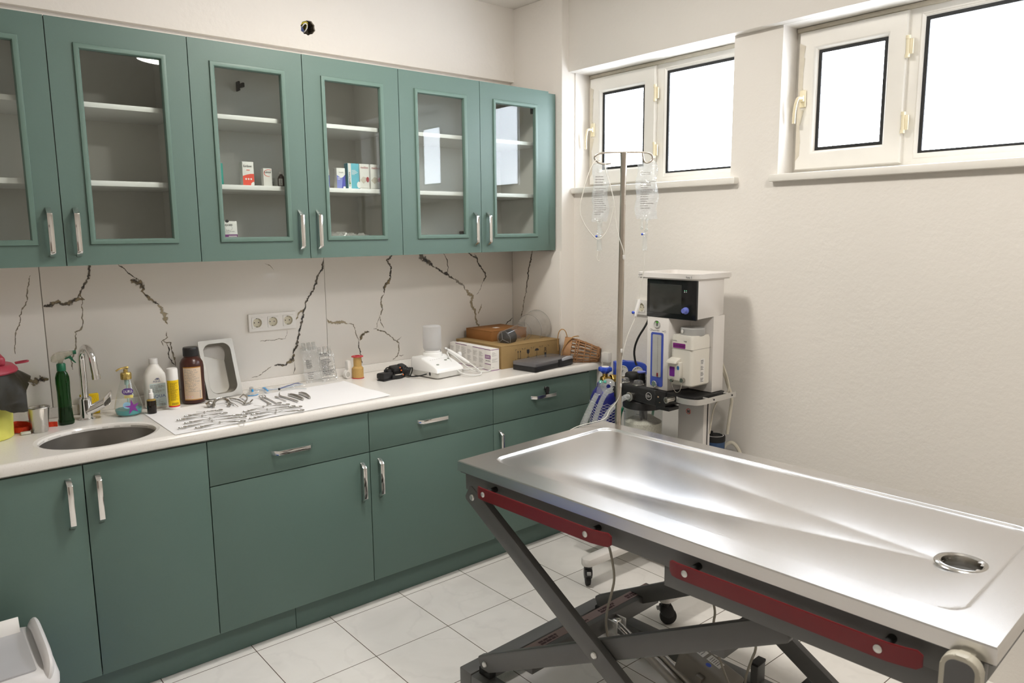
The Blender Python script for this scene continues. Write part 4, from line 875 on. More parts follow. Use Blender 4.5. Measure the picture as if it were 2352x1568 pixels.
# head torch
t = thing('head_torch', 'black head torch with elastic strap lying left of the white scaler', 'torch', (-.925, -.235, WT))
def lb_(m, c, s, rz, rx=0, bev=.004): t2 = MX.Translation(V(c)) @ MX.Rotation(rz, 4, 'Z') @ MX.Rotation(rx, 4, 'X'); m.box((-s[0]/2, -s[1]/2, -s[2]/2), (s[0]/2, s[1]/2, s[2]/2), bev=bev, mx=t2)
m = MB(); lb_(m, (-.065, -.012, .019), (.062, .040, .034), .25); lb_(m, (-.065, -.014, .003), (.068, .046, .006), .25, bev=.001); bb = mesh('battery_box', m, BLACK, t)
m = MB(); m.lines((-.083, -.036, .010), (.97, .25, 0), Z1, .05, .008, 2, seed=3, fill=.3); mesh('printing', m, WHITE, bb)
m = MB(); lb_(m, (.002, .008, .040), (.060, .046, .030), .2, R(18), .008); lb_(m, (.036, .006, .047), (.036, .040, .026), .2, R(18), .008); lb_(m, (-.028, .012, .028), (.05, .034, .034), .3, 0, .006); hs = mesh('lamp_housing', m, BLACK, t)
m = MB(); ax = V((.62, -.72, -.25)).normalized(); p0 = V((.036, -.008, .036))
for k in range(5): m.cyl(p0+ax*(.006*k), p0+ax*(.006*k+.0045), .0175 if k % 2 else .0185, n=24)
m.cyl(p0+ax*.028, p0+ax*.040, .021, .0225, n=28, cap=False); m.cyl(p0+ax*.026, p0+ax*.029, .021, n=28); ln = mesh('lens_barrel', m, BLACK, t)
m = MB(); m.disc(p0+ax*.036, ax, .0195, n=24); mesh('lens', m, mat('torch_lens', (.72, .72, .68), .15, .5), ln)
m = MB(); m.tube([(.05, .03, .02), (.0, .055, .014), (-.07, .045, .016), (-.1, .01, .018), (-.095, -.02, .02)], .011, n=8, smooth=2, flat=(.15, 1), up=(0, 0, 1)); m.tube([(-.04, -.03, .012), (.0, -.035, .008), (.035, -.02, .012)], .010, n=8, smooth=2, flat=(.4, 1), up=(0, 0, 1)); m.tube([(-.06, .005, .036), (-.04, .02, .052), (-.015, .02, .05)], .003, n=7, smooth=2); mesh('head_strap', m, RUBBER, t)
m = MB()
for c in ((.012, -.018, .050), (.018, -.018, .036), (.02, -.03, .017)): m.ball(c, .0035, sc=(1, .6, 1), u=10, v=6)
mesh('orange_button', m, mat('orange_plastic', (.80, .16, .02), .4), hs)

# ultrasonic scaler with water bottle
t = thing('dental_scaler', 'white ultrasonic scaler unit with upside-down water bottle', 'scaler', (-.738, -.305, WT), .13)
m = MB(); hw, hd = .086, .098
loft(m, [(0, 0, .003, 2*hw-.01, 2*hd-.01, .02), (0, 0, .008, 2*hw, 2*hd, .024), (0, 0, .030, 2*hw, 2*hd, .024)], n=6)
mesh('base', m, mat('warm_grey_plastic', (.60, .59, .56), .4), t)
m = MB()
def top(u, v):
    x = (u-.5)*2*hw; y = (v-.5)*2*hd; k = 1-max(0, abs(2*u-1)-.82)/.18*.0
    z = .040+.050*min(1, max(0, (v-.02)/.62))**.75; e = min(1.0, (1-abs(2*u-1))/.10, (1-abs(2*v-1))/.08); return V((x, y, .030+(z-.030)*math.sqrt(max(0, 1-(1-e)**2))))
m.sheet(top, 40, 40); body = mesh('housing', m, WHITE_GLOSS, t, ang=60)
m = MB(); m.lathe([(.050, .080), (.048, .098), (.046, .103), (.039, .104), (.039, .110), (.0385, .1105), (.0385, .117), (.034, .118)], (.018, .052, 0), n=32); mesh('bottle_collar', m, WHITE_GLOSS, t)
m = MB(); m.lathe([(.034, .112), (.0385, .114), (.043, .122), (.0445, .130), (.0445, .224), (.043, .231), (.038, .2335), (0, .2335)], (.018, .052, 0), n=36); mesh('water_bottle', m, clear('frosted_bottle', (.80, .80, .80), 1.4, .2, haze=.6, hazecol=(.86, .86, .86), bscale=3), t)
m = MB(); zt = lambda y: .030+.010+.050*min(1, max(0, ((y/(2*hd)+.5)-.02)/.62))**.75+.001-.010
for x, y in ((-.045, -.055), (.03, -.028), (.056, -.02)): m.ball((x, y, zt(y)+.0095), .0085, sc=(1, .8, .35), u=14, v=8)
mesh('button', m, mat('grey_green_button', (.28, .30, .26), .4), body)
m = MB()
for i in range(18): x = -.06+i*.0075; m.quad((x, -.018+(i % 2)*.004+i*.0007, zt(-.014)+.0115), (1, 0, 0), (0, .8, .5), .003, .002)
mesh('scale_marks', m, GREYPRINT, body)
m = MB(); m.lathe([(0, .098), (.0095, .098), (.0090, .112), (0, .1125)], (.074, .066, 0), n=16); mesh('knob', m, mat('grey_knob', (.22, .22, .22), .4), t)
m = MB(); m.disc((-hw-.0005, -.045, .022), (-1, 0, 0), .006, ry=.009); mesh('socket', m, BLACK, t)
t2 = t
t = thing('scaler_handpiece', 'white pen-shaped scaler handpiece with looping white hose, leaning on its unit', 'handpiece', (-.63, -.31, WT))
m = MB(); a, b = V((-.022, .055, .115)), V((.028, -.075, .050)); L = b-a
m.tube([a, a+L*.12, a+L*.2, a+L*.55, a+L*.8, b], [.0055, .006, .0085, .0095, .0085, .006], n=16); hp = mesh('grip', m, WHITE_GLOSS, t)
m = MB(); d = L.normalized(); m.cyl(a+d*.012, a+d*.015, .0068, n=14); m.tube([a, a-d*.006+V((-.003, 0, -.004))], [.0035, .002], n=8); mesh('tip_ring', m, mat('grey_ring', (.35, .35, .35), .4), hp)
m = MB(); m.box((.022, .006, .065), (.044, .024, .095), bev=.006); mesh('holder', m, WHITE_GLOSS, hp)
HOSE = mat('white_hose', (.70, .70, .68), .4)
m = MB(); m.tube([b, b+d*.02, (.055, -.13, .012), (.03, -.165, .006), (-.03, -.15, .006), (-.055, -.09, .02), (-.05, -.02, .075), (-.03, .03, .098)], .0034, n=9, smooth=3)
m.tube([(-.02, .04, .10), (-.01, -.01, .08), (.03, -.09, .012), (.09, -.125, .006), (.16, -.09, .005), (.15, -.02, .005), (.08, -.005, .005), (.04, .0, .006)], .0034, n=9, smooth=3); mesh('hose', m, HOSE, t)
t = thing('power_cord', 'black power cord running from the scaler behind the head torch', 'cord', (-.84, -.25, WT))
m = MB(); m.tube([(.012, -.10, .022), (-.015, -.085, .014), (-.03, -.03, .004), (-.02, .05, .004), (.03, .12, .004), (.06, .17, .004)], .003, n=8, smooth=2); mesh('cord', m, RUBBER, t)

# row of white medicine cartons
for i in range(7):
    y1 = -.409+i*.0527; y0 = y1+.0520; x0, x1 = -.4875+.0025*i, -.436
    lab = ['white carton with purple name panel, frontmost of the row beside the brown box', 'second white carton from the front of the row beside the brown box', 'third white carton from the front of the row beside the brown box', 'middle white carton of the row beside the brown box', 'fifth white carton from the front of the row beside the brown box', 'sixth white carton from the front of the row beside the brown box', 'white carton at the wall end of the row, its flap ajar'][i]
    t = thing('medicine_carton', lab, 'box', ((x0+x1)/2, (y0+y1)/2, WT), group='white cartons stacked in a row'); w = (x1-x0)/2
    m = MB(); m.box((-w, -.026, 0), (w, .026, .107 if i < 6 else .104), bev=.0008); mesh('carton', m, PAPER, t)
    m = MB(); h = .107 if i < 6 else .104
    m.quad((-w-.0004, .0255, .0003), (0, -1, 0), Z1, .051, .0022, 0)
    if i not in (3, 6): m.quad((-w-.0004, .0255, h-.0045), (0, -1, 0), Z1, .051, .003, 0)
    if i == 0:
        m.quad((-w, -.0264, .0003), X1, Z1, 2*w, .0022, 0); m.quad((-w, -.0264, h-.0035), X1, Z1, 2*w, .0025, 0)
        m.quad((-w-.0004, .022, .058), (0, -1, 0), Z1, .044, .019, 0); m.quad((-w-.0004, .0255, .030), (0, -1, 0), Z1, .051, .003, 0)
    mesh('purple_bands', m, PURPLE, t)
    m = MB()
    if i == 0:
        m.lines((-w+.006, -.0264, .070), X1, Z1, .030, .022, 6, seed=1, fill=.3); m.lines((-w+.006, -.0264, .040), X1, Z1, .034, .02, 4, seed=2, fill=.3); m.lines((-w+.006, -.0264, .014), X1, Z1, .02, .004, 1, seed=3, fill=.4); m.lines((-w-.0004, .017, .045), (0, -1, 0), Z1, .036, .006, 1, seed=2, fill=.8, minw=.9)
    elif i in (4, 5): m.lines((-w-.0004, .021, .02), (0, -1, 0), Z1, .040, .075, 16, seed=i, fill=.3)
    else: m.lines((-w-.0004, .020, .064), (0, -1, 0), Z1, .036, .024, 6, seed=i, fill=.3); m.lines((-w-.0004, .020, .032), (0, -1, 0), Z1, .036, .024, 6, seed=i+9, fill=.3); m.lines((-w-.0004, .018, .014), (0, -1, 0), Z1, .02, .004, 1, seed=i, fill=.4)
    mesh('small_print', m, GREYPRINT, t)
    if i == 0:
        m = MB(); m.lines((-w-.0006, .018, .061), (0, -1, 0), Z1, .036, .013, 2, seed=5, fill=.5, minw=.9); mesh('name_print', m, WHITE, t)
    m = MB(); m.prism([(-w+.004, 0), (w-.004, 0), (w-.004, .001), (0, .004), (-w+.004, .001)], (0, .022, h-.0005), X1, Z1, .040); mesh('flap', m, PAPER, t)

# brown cardboard boxes
KRAFT = mat('kraft_board', (.31, .205, .085), .8, var=.06, scale=50, bump=.15, bscale=150); KRAFT2 = mat('kraft_board_dark', (.27, .115, .030), .75, var=.06, scale=50, bump=.1, bscale=150)
t = thing('cardboard_box', 'large flat brown cardboard box printed with packing symbols', 'box', (-.222, -.215, WT))
m = MB(); m.box((-.2025, -.197, 0), (.197, .185, .1135), bev=.0015); m.box((-.2035, -.198, .1125), (.198, .186, .1155), bev=.001); mesh('carton', m, KRAFT, t)
m = MB(); yy = -.1976
def stroke(pts, w=.0022):
    for (a, b), (c, d) in zip(pts, pts[1:]):
        v = V((c-a, d-b)); n2 = V((-v.y, v.x)).normalized()*w/2; m.face([(a-n2.x, yy, b-n2.y), (c-n2.x, yy, d-n2.y), (c+n2.x, yy, d+n2.y), (a+n2.x, yy, b+n2.y)])
for cx in (-.085, -.025, .035, .095):
    for sx in (-1, 1):
        for sz in (-1, 1): stroke([(cx+sx*.024, .062+sz*.020), (cx+sx*.024, .062+sz*.028), (cx+sx*.017, .062+sz*.028)], .0016)
for dx in (-.008, .008): stroke([(-.085+dx, .044), (-.085+dx, .078)]); m.face([(-.085+dx-.0045, yy, .074), (-.085+dx+.0045, yy, .074), (-.085+dx, yy, .084)])
stroke([(-.099, .042), (-.071, .042)])
m.face([(-.034, yy, .082), (-.034, yy, .066), (-.028, yy, .060), (-.022, yy, .060), (-.016, yy, .066), (-.016, yy, .082)]); stroke([(-.025, .062), (-.025, .042)]); stroke([(-.034, .042), (-.016, .042)], .003)
m.face([(.035+.014*cos(R(a)), yy, .070+.012*sin(R(a))) for a in range(0, 181, 15)]); stroke([(.035, .072), (.035, .044), (.031, .042), (.029, .046)])
stroke([(.088, .082), (.102, .074), (.088, .066)], .002); stroke([(.102, .082), (.088, .074), (.102, .066)], .002); m.face([(.088, yy, .042), (.102, yy, .042), (.102, yy, .054), (.088, yy, .054)]); stroke([(.088, .054), (.088, .064), (.102, .064), (.102, .054)], .0016)
mesh('packing_symbols', m, PRINT, t)
t = thing('cardboard_box', 'smaller reddish-brown cardboard box lying on the large cardboard box', 'box', (-.235, -.14, WT+.1157), .02)
m = MB(); m.box((-.122, -.108, 0), (.122, .108, .050), bev=.0015); m.box((-.123, -.109, .0505), (.123, .109, .053), bev=.001); mesh('carton', m, KRAFT2, t)
m = MB(); m.quad((-.02, -.02, .0533), (1, .1, 0), (-.1, 1, 0), .034, .03); mesh('sticker', m, PAPER, t)
# clear funnel mask
CLR = clear('clear_acrylic', (.93, .93, .925), 1.55, .03, haze=.09, hazecol=(.8, .8, .8))
t = thing('funnel_mask', 'clear plastic funnel-shaped breathing mask resting on the cardboard boxes', 'mask', (-.19, -.26, WT+.13))
A, B = V((-.160, -.072, .006)), V((.150, .006, .042)); ax = (B-A).normalized(); L = (B-A).length
m = MB(); m.lathe([(0, 0), (.030, .001), (.0385, .006), (.041, .012), (.045, .195), (.075, .245), (.079, .25), (.083, L), (.087, L+.002), (.088, L+.006), (.0855, L+.006), (.081, L-.004), (.077, .253)], A, n=40, axis=ax); mesh('funnel', m, CLR, t, ang=30)
m = MB(); m.lathe([(0, .012), (.034, .012), (.0365, .016), (.0375, .075), (.034, .078), (0, .078)], A, n=32, axis=ax); mesh('black_insert', m, RUBBER, t)
m = MB(); x, y, _ = basis(ax)
for k in range(3):
    v = x*cos(k*2.09+.4)+y*sin(k*2.09+.4); m.tube([A-ax*.001, A+v*.037+ax*.0045], .0016, n=6)
for r_, h_ in ((.0455, .152), (.0475, .192), (.0775, .246), (.0865, L+.003), (.0415, .012)): m.tube([A+ax*h_+(x*cos(2*pi*q/40)+y*sin(2*pi*q/40))*r_ for q in range(40)], .0011, n=6, closed=True)
mesh('rib', m, clear('acrylic_edge', (.72, .72, .70), 1.6, .05, haze=.35, hazecol=(.75, .75, .74)), t)

# tool case
t = thing('tool_case', 'flat black case with clear lid and carrying handle at the worktop edge', 'case', (-.223, -.498, WT), .145)
CLID = clear('smoky_clear_lid', (.66, .66, .68), 1.49, .08, haze=.42, hazecol=(.50, .50, .53), bscale=2)
m = MB(); m.prism(rrect(.300, .150, .010, 4), (0, 0, .001), X1, Y1, .024, bev=.002); m.box((.035, -.082, .004), (.145, -.072, .030), bev=.003); m.box((.030, -.0765, .004), (.058, -.070, .040), bev=.002); mesh('case_base', m, BLACK, t)
m = MB(); m.prism(rrect(.300, .150, .010, 4), (0, 0, .0255), X1, Y1, .018, bev=.003); mesh('case_lid', m, CLID, t)
m = MB(); m.prism([(.060, .030), (.145, .034), (.145, .046), (.135, .048), (.10, .050), (.066, .044), (.060, .040)], (0, -.072, 0), X1, Z1, .009, bev=.002); mesh('handle', m, mat('grey_clear_plastic', (.46, .47, .51), .3), t)
m = MB(); rnd = random.Random(6)
for i in range(7):
    for j in range(3): m.box((-.13+i*.036, -.055+j*.036, .0256), (-.10+i*.036, -.030+j*.036, .0256+rnd.uniform(.003, .010)), bev=.001)
mesh('tray_insert', m, mat('taupe_plastic', (.20, .17, .15), .6, var=.2, scale=30), t)

# wicker muzzle
t = thing('wicker_muzzle', 'brown wicker dog muzzle with leather strap, by the window wall', 'muzzle', (.025, -.515, WT))
WICK = mat('wicker', (.33, .17, .075), .6, var=.25, scale=80, bump=.4, bscale=200); LEATH = mat('tan_leather', (.44, .25, .09), .55, var=.1, scale=60)
A, B = V((-.058, .058, .064)), V((.062, -.072, .038)); ax = (B-A).normalized(); x, y, _ = basis(ax); L = (B-A).length
def rad(s): return lerp(.063, .037, s**1.15)+.006*sin(pi*min(1, s*1.1))
m = MB()
def band_(u, v): a = 2*pi*u; r = .0665+.001*sin(a*7); return A+ax*(-.004+.040*v)+(x*cos(a)+y*sin(a))*(r+.002*v)
m.sheet(band_, 40, 4, closed_u=True); mesh('leather_collar', m, mat('brown_leather', (.36, .19, .085), .6, var=.1, scale=60), t)
m = MB()
for k in range(18):
    a = 2*pi*k/18; m.tube([A+ax*(L*s)+(x*cos(a+.25*s)+y*sin(a+.25*s))*rad(s) for s in (.15, .3, .45, .6, .75, .9, 1.0)], .0036, n=7)
for s in (.33, .40, .60, .78, .97, 1.0):
    m.tube([A+ax*(L*s)+(x*cos(2*pi*q/36)+y*sin(2*pi*q/36))*(rad(s)+.0022*(-1)**(q//1)) for q in range(36)], .0030, n=7, closed=True)
for k in range(-5, 6):
    w = .037*math.sqrt(max(0, 1-(k/5.6)**2))
    m.tube([B+x*(k*.0066)+y*(-w), B+x*(k*.0066)+ax*.012, B+x*(k*.0066)+y*w], .0027, n=6, smooth=1); m.tube([B+y*(k*.0066)+x*(-w), B+y*(k*.0066)+ax*.013, B+y*(k*.0066)+x*w], .0027, n=6, smooth=1)
mesh('basket', m, WICK, t)
H = V((.76, -.64, 0)); F = V((-.64, -.76, 0)); Q = V((-.070, .060, 0))
def hp_(s, z, f=0): return Q+H*s+F*f+V((0, 0, z))
m = MB(); m.tube([hp_(-.022, .06, .01), hp_(-.026, .11), hp_(-.020, .158), hp_(.0, .176), hp_(.020, .160), hp_(.030, .11), hp_(.034, .08, .01)], .0085, n=8, smooth=2, flat=(.28, 1), up=F)
m.tube([hp_(-.012, .03, .055), hp_(-.004, .075, .062), hp_(.02, .112, .055), hp_(.055, .135, .02), hp_(.085, .132, -.02)], .0085, n=8, smooth=2, flat=(.28, 1), up=F); mesh('strap', m, LEATH, t)
m = MB(); m.tube([hp_(-.014+.011*cos(2*pi*i/14), .028+.013*sin(2*pi*i/14), .058) for i in range(14)], .002, n=6, closed=True); mesh('buckle', m, STEEL_TOOL, t)

# sockets
SOCK = mat('socket_white', (.80, .78, .74), .35, var=.01); SOCKI = mat('socket_cream', (.66, .62, .50), .4)
def socket_face(parent, c, x, nrm, mt=SOCK):
    c = V(c); x = V(x); n_ = V(nrm); z = Z1
    m = MB(); m.lathe([(.0, .0035), (.0185, .0035), (.0195, .0045), (.0205, .0125), (.0205, .013)], c-n_*.0, n=28, axis=n_); g = mesh('socket_well', m, SOCKI, parent, world=True)
    m = MB(); o = c+n_*.0125; hole = [(.0207*cos(2*pi*i/28), .0207*sin(2*pi*i/28)) for i in range(28)]
    m.plate(rrect(.048, .048, .002, 2), [hole], o, x, z, .0015 if x.cross(z).dot(n_) > 0 else -.0015); mesh('socket_plate', m, mt, parent, world=True)
    m = MB()
    for d in (-.0095, .0095): m.disc(c+n_*.0038+x*d, n_, .0026, n=12)
    for d in (-1, 1): m.quad(c+n_*.006+x*-.003+z*(d*.0185-.0015), x, z, .006, .003)
    mesh('contact', m, PRINT, g, world=True)
t = thing('wall_socket', 'white triple power socket on the marble tiles above the instruments', 'socket', (-1.42, -.001, 1.155))
m = MB(); m.plate([(-1.5285, 1.154), (-1.311, 1.154), (-1.311, 1.2305), (-1.5285, 1.2305)], [rrect(.049, .049, .002, 2, -1.42+d, 1.192) for d in (-.0715, 0, .0715)], (0, -.0008, 0), X1, Z1, .0125); m.box((-1.52, -.0008, 1.16), (-1.32, -.003, 1.225)); fr = mesh('frame', m, SOCK, t, world=True)
for d in (-.0715, 0, .0715): socket_face(t, (-1.42+d, -.0008, 1.192), X1, (0, -1, 0))
t = thing('wall_socket', 'white double power socket on the window wall behind the machine', 'socket', (.099, -.905, 1.17))
m = MB(); m.plate([(.985, 1.172), (.832, 1.172), (.832, 1.244), (.985, 1.244)], [rrect(.049, .049, .002, 2, d, 1.208) for d in (.873, .944)], (.0995, 0, 0), (0, -1, 0), Z1, .0125)
for f_ in m.bm.verts: f_.co.y = f_.co.y
fr = mesh('frame', m, SOCK, t, world=True)
for d in (.873, .944): socket_face(t, (.0995, -d, 1.208), (0, -1, 0), (-1, 0, 0))
t = thing('socket_box', 'small square white surface box low on the window wall, beside the muzzle nose', 'socket', (.0975, -.645, .905))
m = MB(); m.box((.0735, -.672, .9065), (.0985, -.622, .958), bev=.003); m.box((.0715, -.664, .914), (.0737, -.630, .950), bev=.001); mesh('box_body', m, SOCK, t, world=True)
# ---------------------------------------------------------------- anaesthesia machine
MC = V((-.17, -1.30, 0))
t = thing('anesthesia_machine', 'white anaesthesia machine with black screen on a wheeled stand by the window wall', 'medical machine', MC)
def P_(name, m, mt, parent=t, **k): return mesh(name, m, mt, parent, world=True, **k)
def yz(poly): return [(-y, z) for y, z in poly]
m = MB(); tr = rrect(.262, .318, .035, 6, -.134, -1.292); m.plate(tr, [rrect(.245, .300, .028, 6, -.134, -1.292)], (0, 0, 1.386), X1, Y1, .020); m.prism(rrect(.252, .308, .032, 6, -.134, -1.292), (0, 0, 1.3802), X1, Y1, .0075); top = P_('top_tray', m, MACHINE)
lettering('mindray', .008, (-.2655, -1.152, 1.391), (0, -1, 0), Z1, PRINT, top, world=True); lettering('animal care', .006, (-.2655, -1.150, 1.3825), (0, -1, 0), Z1, GREYPRINT, top, world=True)
lettering('Veta 5', .008, (-.2655, -1.398, 1.389), (0, -1, 0), Z1, PRINT, top, world=True)
m = MB(); m.prism([(-.240, 1.222), (-.240, 1.380), (-.062, 1.380), (-.062, 1.232), (-.10, 1.228)], (0, -1.190, 0), X1, Z1, .252, bev=.002); P_('monitor_housing', m, MACHINE)
m = MB(); m.box((-.252, -1.188, 1.218), (-.2395, -1.443, 1.3795), bev=.003); bz = P_('bezel', m, BLACK_GLOSS)
m = MB(); m.box((-.2532, -1.205, 1.240), (-.2515, -1.369, 1.360), bev=.0005); P_('display', m, mat('dark_screen', (.035, .036, .033), .10, var=.2), bz)
m = MB(); m.lathe([(.014, 0), (.0145, .006), (.011, .008), (.0105, .020), (.009, .022), (0, .022)], (-.252, -1.394, 1.257), n=24, axis=(-1, 0, 0)); P_('dial', m, mat('violet_blue_plastic', (.16, .20, .62), .4), bz)
m = MB()
for y in (-1.384, -1.393): m.disc((-.2524, y, 1.338), (-1, 0, 0), .0012, n=8)
P_('indicator_light', m, mat('green_led', (.3, 1, .55), .4, emit=3.0), bz)
m = MB(); m.box((-.2524, -1.382, 1.330), (-.2521, -1.386, 1.334)); m.box((-.2524, -1.391, 1.331), (-.2521, -1.395, 1.333)); P_('indicator_symbol', m, WHITE, bz)
# flow column with gauge
m = MB(); m.prism([(-.250, -1.192), (-.250, -1.305), (-.13, -1.330), (-.13, -1.192)][::-1], (0, 0, .908), X1, Y1, .312, bev=.002); fc = P_('flow_column', m, MACHINE)
m = MB(); m.box((-.13, -1.200, .906), (-.052, -1.443, 1.2285), bev=.002); P_('rear_column', m, MACHINE)
m = MB(); m.lathe([(.0165, 0), (.0165, .004), (.015, .005), (.015, .002), (0, .002)], (-.250, -1.2465, 1.189), n=28, axis=(-1, 0, 0)); g = P_('pressure_gauge', m, mat('gauge_grey', (.55, .55, .52), .4), fc)
m = MB(); m.face([(-.2525, -1.2465-.012*sin(R(a)), 1.189+.012*cos(R(a))) for a in range(-40, 41, 10)]+[(-.2525, -1.2465-.004*sin(R(a)), 1.189+.004*cos(R(a))) for a in (40, 0, -40)]); P_('green_zone', m, mat('green_print', (.08, .42, .03), .5), g)
m = MB(); m.box((-.2527, -1.244, 1.181), (-.2530, -1.249, 1.193)); P_('needle', m, PRINT, g)
lettering('hasvet', .009, (-.2503, -1.217, 1.158), (0, -1, 0), Z1, GREYPRINT, fc, world=True, w=.042)
m = MB(); m.disc((-.2504, -1.212, 1.1625), (-1, 0, 0), .005, n=18, r0=.7); m.disc((-.2504, -1.288, 1.160), (-1, 0, 0), .005, n=18, r0=.75); m.box((-.2504, -1.272, 1.159), (-.2502, -1.283, 1.1615)); P_('symbol', m, GREYPRINT, fc)
PANEL = mat('blue_panel', (.055, .09, .42), .35)
m = MB(); m.prism(yz([(-1.2475+p, 1.037+q) for p, q in rrect(.066, .232, .009, 4)]), (-.2495, 0, 0), (0, -1, 0), Z1, .0025); fp = P_('flow_panel', m, PANEL, fc)
m = MB(); m.prism(yz([(-1.2475+p, 1.053+q) for p, q in rrect(.046, .182, .005, 3)]), (-.2519, 0, 0), (0, -1, 0), Z1, .0012); P_('flow_window', m, mat('grey_window', (.44, .44, .42), .25, var=.12, scale=20), fp)
m = MB(); m.box((-.2533, -1.252, .97), (-.2536, -1.2526, 1.135)); 
for i in range(17): m.box((-.2533, -1.250, .975+i*.0095), (-.2536, -1.250-(.008 if i % 4 == 0 else .004), .9758+i*.0095))
P_('flow_scale', m, GREYPRINT, fp)
m = MB(); m.cyl((-.2545, -1.254, .965), (-.2545, -1.254, .980), .0035, n=12); P_('float', m, mat('dark_red_float', (.22, .01, .02), .3), fp)
m = MB(); m.lathe([(.013, 0)]+[(.0145+.001*(i % 2), .003+i*.0) for i in range(1)]+[(.0135, .016), (.011, .018), (0, .018)], (-.251, -1.2475, .934), n=20, axis=(-1, 0, 0)); P_('flow_knob', m, CHROME, fp)
# black absorber block, valves, canister
m = MB(); m.box((-.272, -1.020, .836), (-.08, -1.262, .910), bev=.010, seg=3); m.box((-.270, -1.255, .840), (-.06, -1.312, .9065), bev=.003); m.box((-.262, -1.305, .872), (-.05, -1.452, .9045), bev=.003); m.box((-.268, -1.262, .826), (-.20, -1.33, .842), bev=.002); ab = P_('absorber_block', m, BLACK)
for i, y in enumerate((-1.062, -1.142)):
    m = MB(); m.lathe([(.023, .909), (.024, .914), (.0215, .917), (.021, .924), (.017, .929), (.008, .931), (0, .9315)], (-.244, y, 0), n=26); v = P_('valve_dome', m, clear('clear_dome', (.86, .86, .86), 1.5, .04, haze=.25, hazecol=(.5, .5, .5)), ab)
    m = MB(); m.lathe([(.025, .908), (.026, .912), (.0235, .914)], (-.244, y, 0), n=26); P_('valve_ring', m, STEEL_TOOL, v)
m = MB(); m.lathe([(.030, .905), (.036, .909), (.038, .918), (.037, .932), (.032, .938), (.012, .940), (0, .940)], (-.155, -1.036, 0), n=30); P_('black_cap', m, RUBBER, ab)
m = MB(); m.lathe([(.019, .905), (.019, .922), (.0175, .924), (.0185, .955), (.017, .957), (0, .957)], (-.195, -1.118, 0), n=24); av = P_('relief_valve', m, BLACK_GLOSS, ab)
m = MB(); m.lathe([(.0185, .954), (.0195, .956), (.019, .960), (.012, .961), (0, .961)], (-.195, -1.118, 0), n=24); P_('blue_cap', m, mat('violet_blue_plastic', (.16, .20, .62), .4), av)
m = MB(); m.disc((-.2729, -1.225, .876), (-1, 0, 0), .0165, n=28, r0=.90); P_('oxygen_ring', m, WHITE, ab); lettering('O2+', .0115, (-.2729, -1.2135, .8705), (0, -1, 0), Z1, WHITE, ab, world=True, w=.022)
m = MB(); m.tube([(-.27, -1.270, .884), (-.282, -1.284, .884)], .0022, n=8); m.ball((-.282, -1.284, .884), .0042, u=10, v=8); m.cyl((-.262, -1.265, .858), (-.27, -1.285, .858), .0022, n=8); P_('toggle', m, mat('copper_metal', (.55, .38, .26), .3, 1.0), ab)
m = MB(); m.cyl((-.262, -1.350, .886), (-.296, -1.340, .882), .0105, n=22); m.lathe([(.0105, 0), (.0135, .002), (.0135, .009), (.009, .009), (.008, .002)], (-.293, -1.341, .8825), n=22, axis=(-1, .3, -.1)); P_('outlet_port', m, STEEL_TOOL, ab)
m = MB(); m.cyl((-.270, -1.136, .863), (-.296, -1.136, .863), .0165, n=22); m.lathe([(.017, 0), (.020, .002), (.020, .012), (.014, .013)], (-.285, -1.136, .863), n=22, axis=(-1, 0, 0)); P_('breathing_port', m, STEEL_TOOL, ab)
m = MB(); m.cyl((-.270, -1.048, .880), (-.294, -1.048, .880), .0165, n=22); P_('breathing_port', m, BLACK, ab)
m = MB(); m.lathe([(.060, .842), (.088, .838), (.0925, .834), (.0925, .806), (.090, .802), (0, .802)], (-.190, -1.128, 0), n=44); cl = P_('canister_lid', m, BLACK)
m = MB(); m.lathe([(.089, .803), (.0935, .801), (.0935, .797), (.086, .795), (.084, .62), (.080, .612), (0, .612)], (-.190, -1.128, 0), n=44); jar = P_('absorber_canister', m, clear('clear_jar', (.90, .92, .915), 1.55, .03, haze=.09, bscale=2))
rnd = random.Random(2); m = MB(); gt = lambda a, r: .745+.006*sin(a*2+1)*r/.08+.004*sin(a*5)
m.lathe([(0, .615), (.079, .615), (.0825, .62), (.0825, .735)], (-.190, -1.128, 0), n=44)
m.sheet(lambda u, v: V((-.190+.0825*(1-v)*cos(2*pi*u), -1.128+.0825*(1-v)*sin(2*pi*u), lerp(.735, gt(2*pi*u, .0825*(1-v)), min(1, v*6)))), 44, 10, closed_u=True); gr = P_('lime_granules', m, speck_mat('soda_lime', (.72, .69, .60), (.20, .18, .14), 260, .55, .9), jar); gr['kind'] = 'stuff'
m = MB(); m.cyl((-.190, -1.128, .735), (-.190, -1.128, .803), .018, n=18); P_('canister_tube', m, BLACK, jar)
m = MB()
for y, L in ((-1.08, .016), (-1.16, .03), (-1.195, .012)): m.box((-.2775, y, .785), (-.2765, y-L, .7866))
P_('level_mark', m, PRINT, jar)
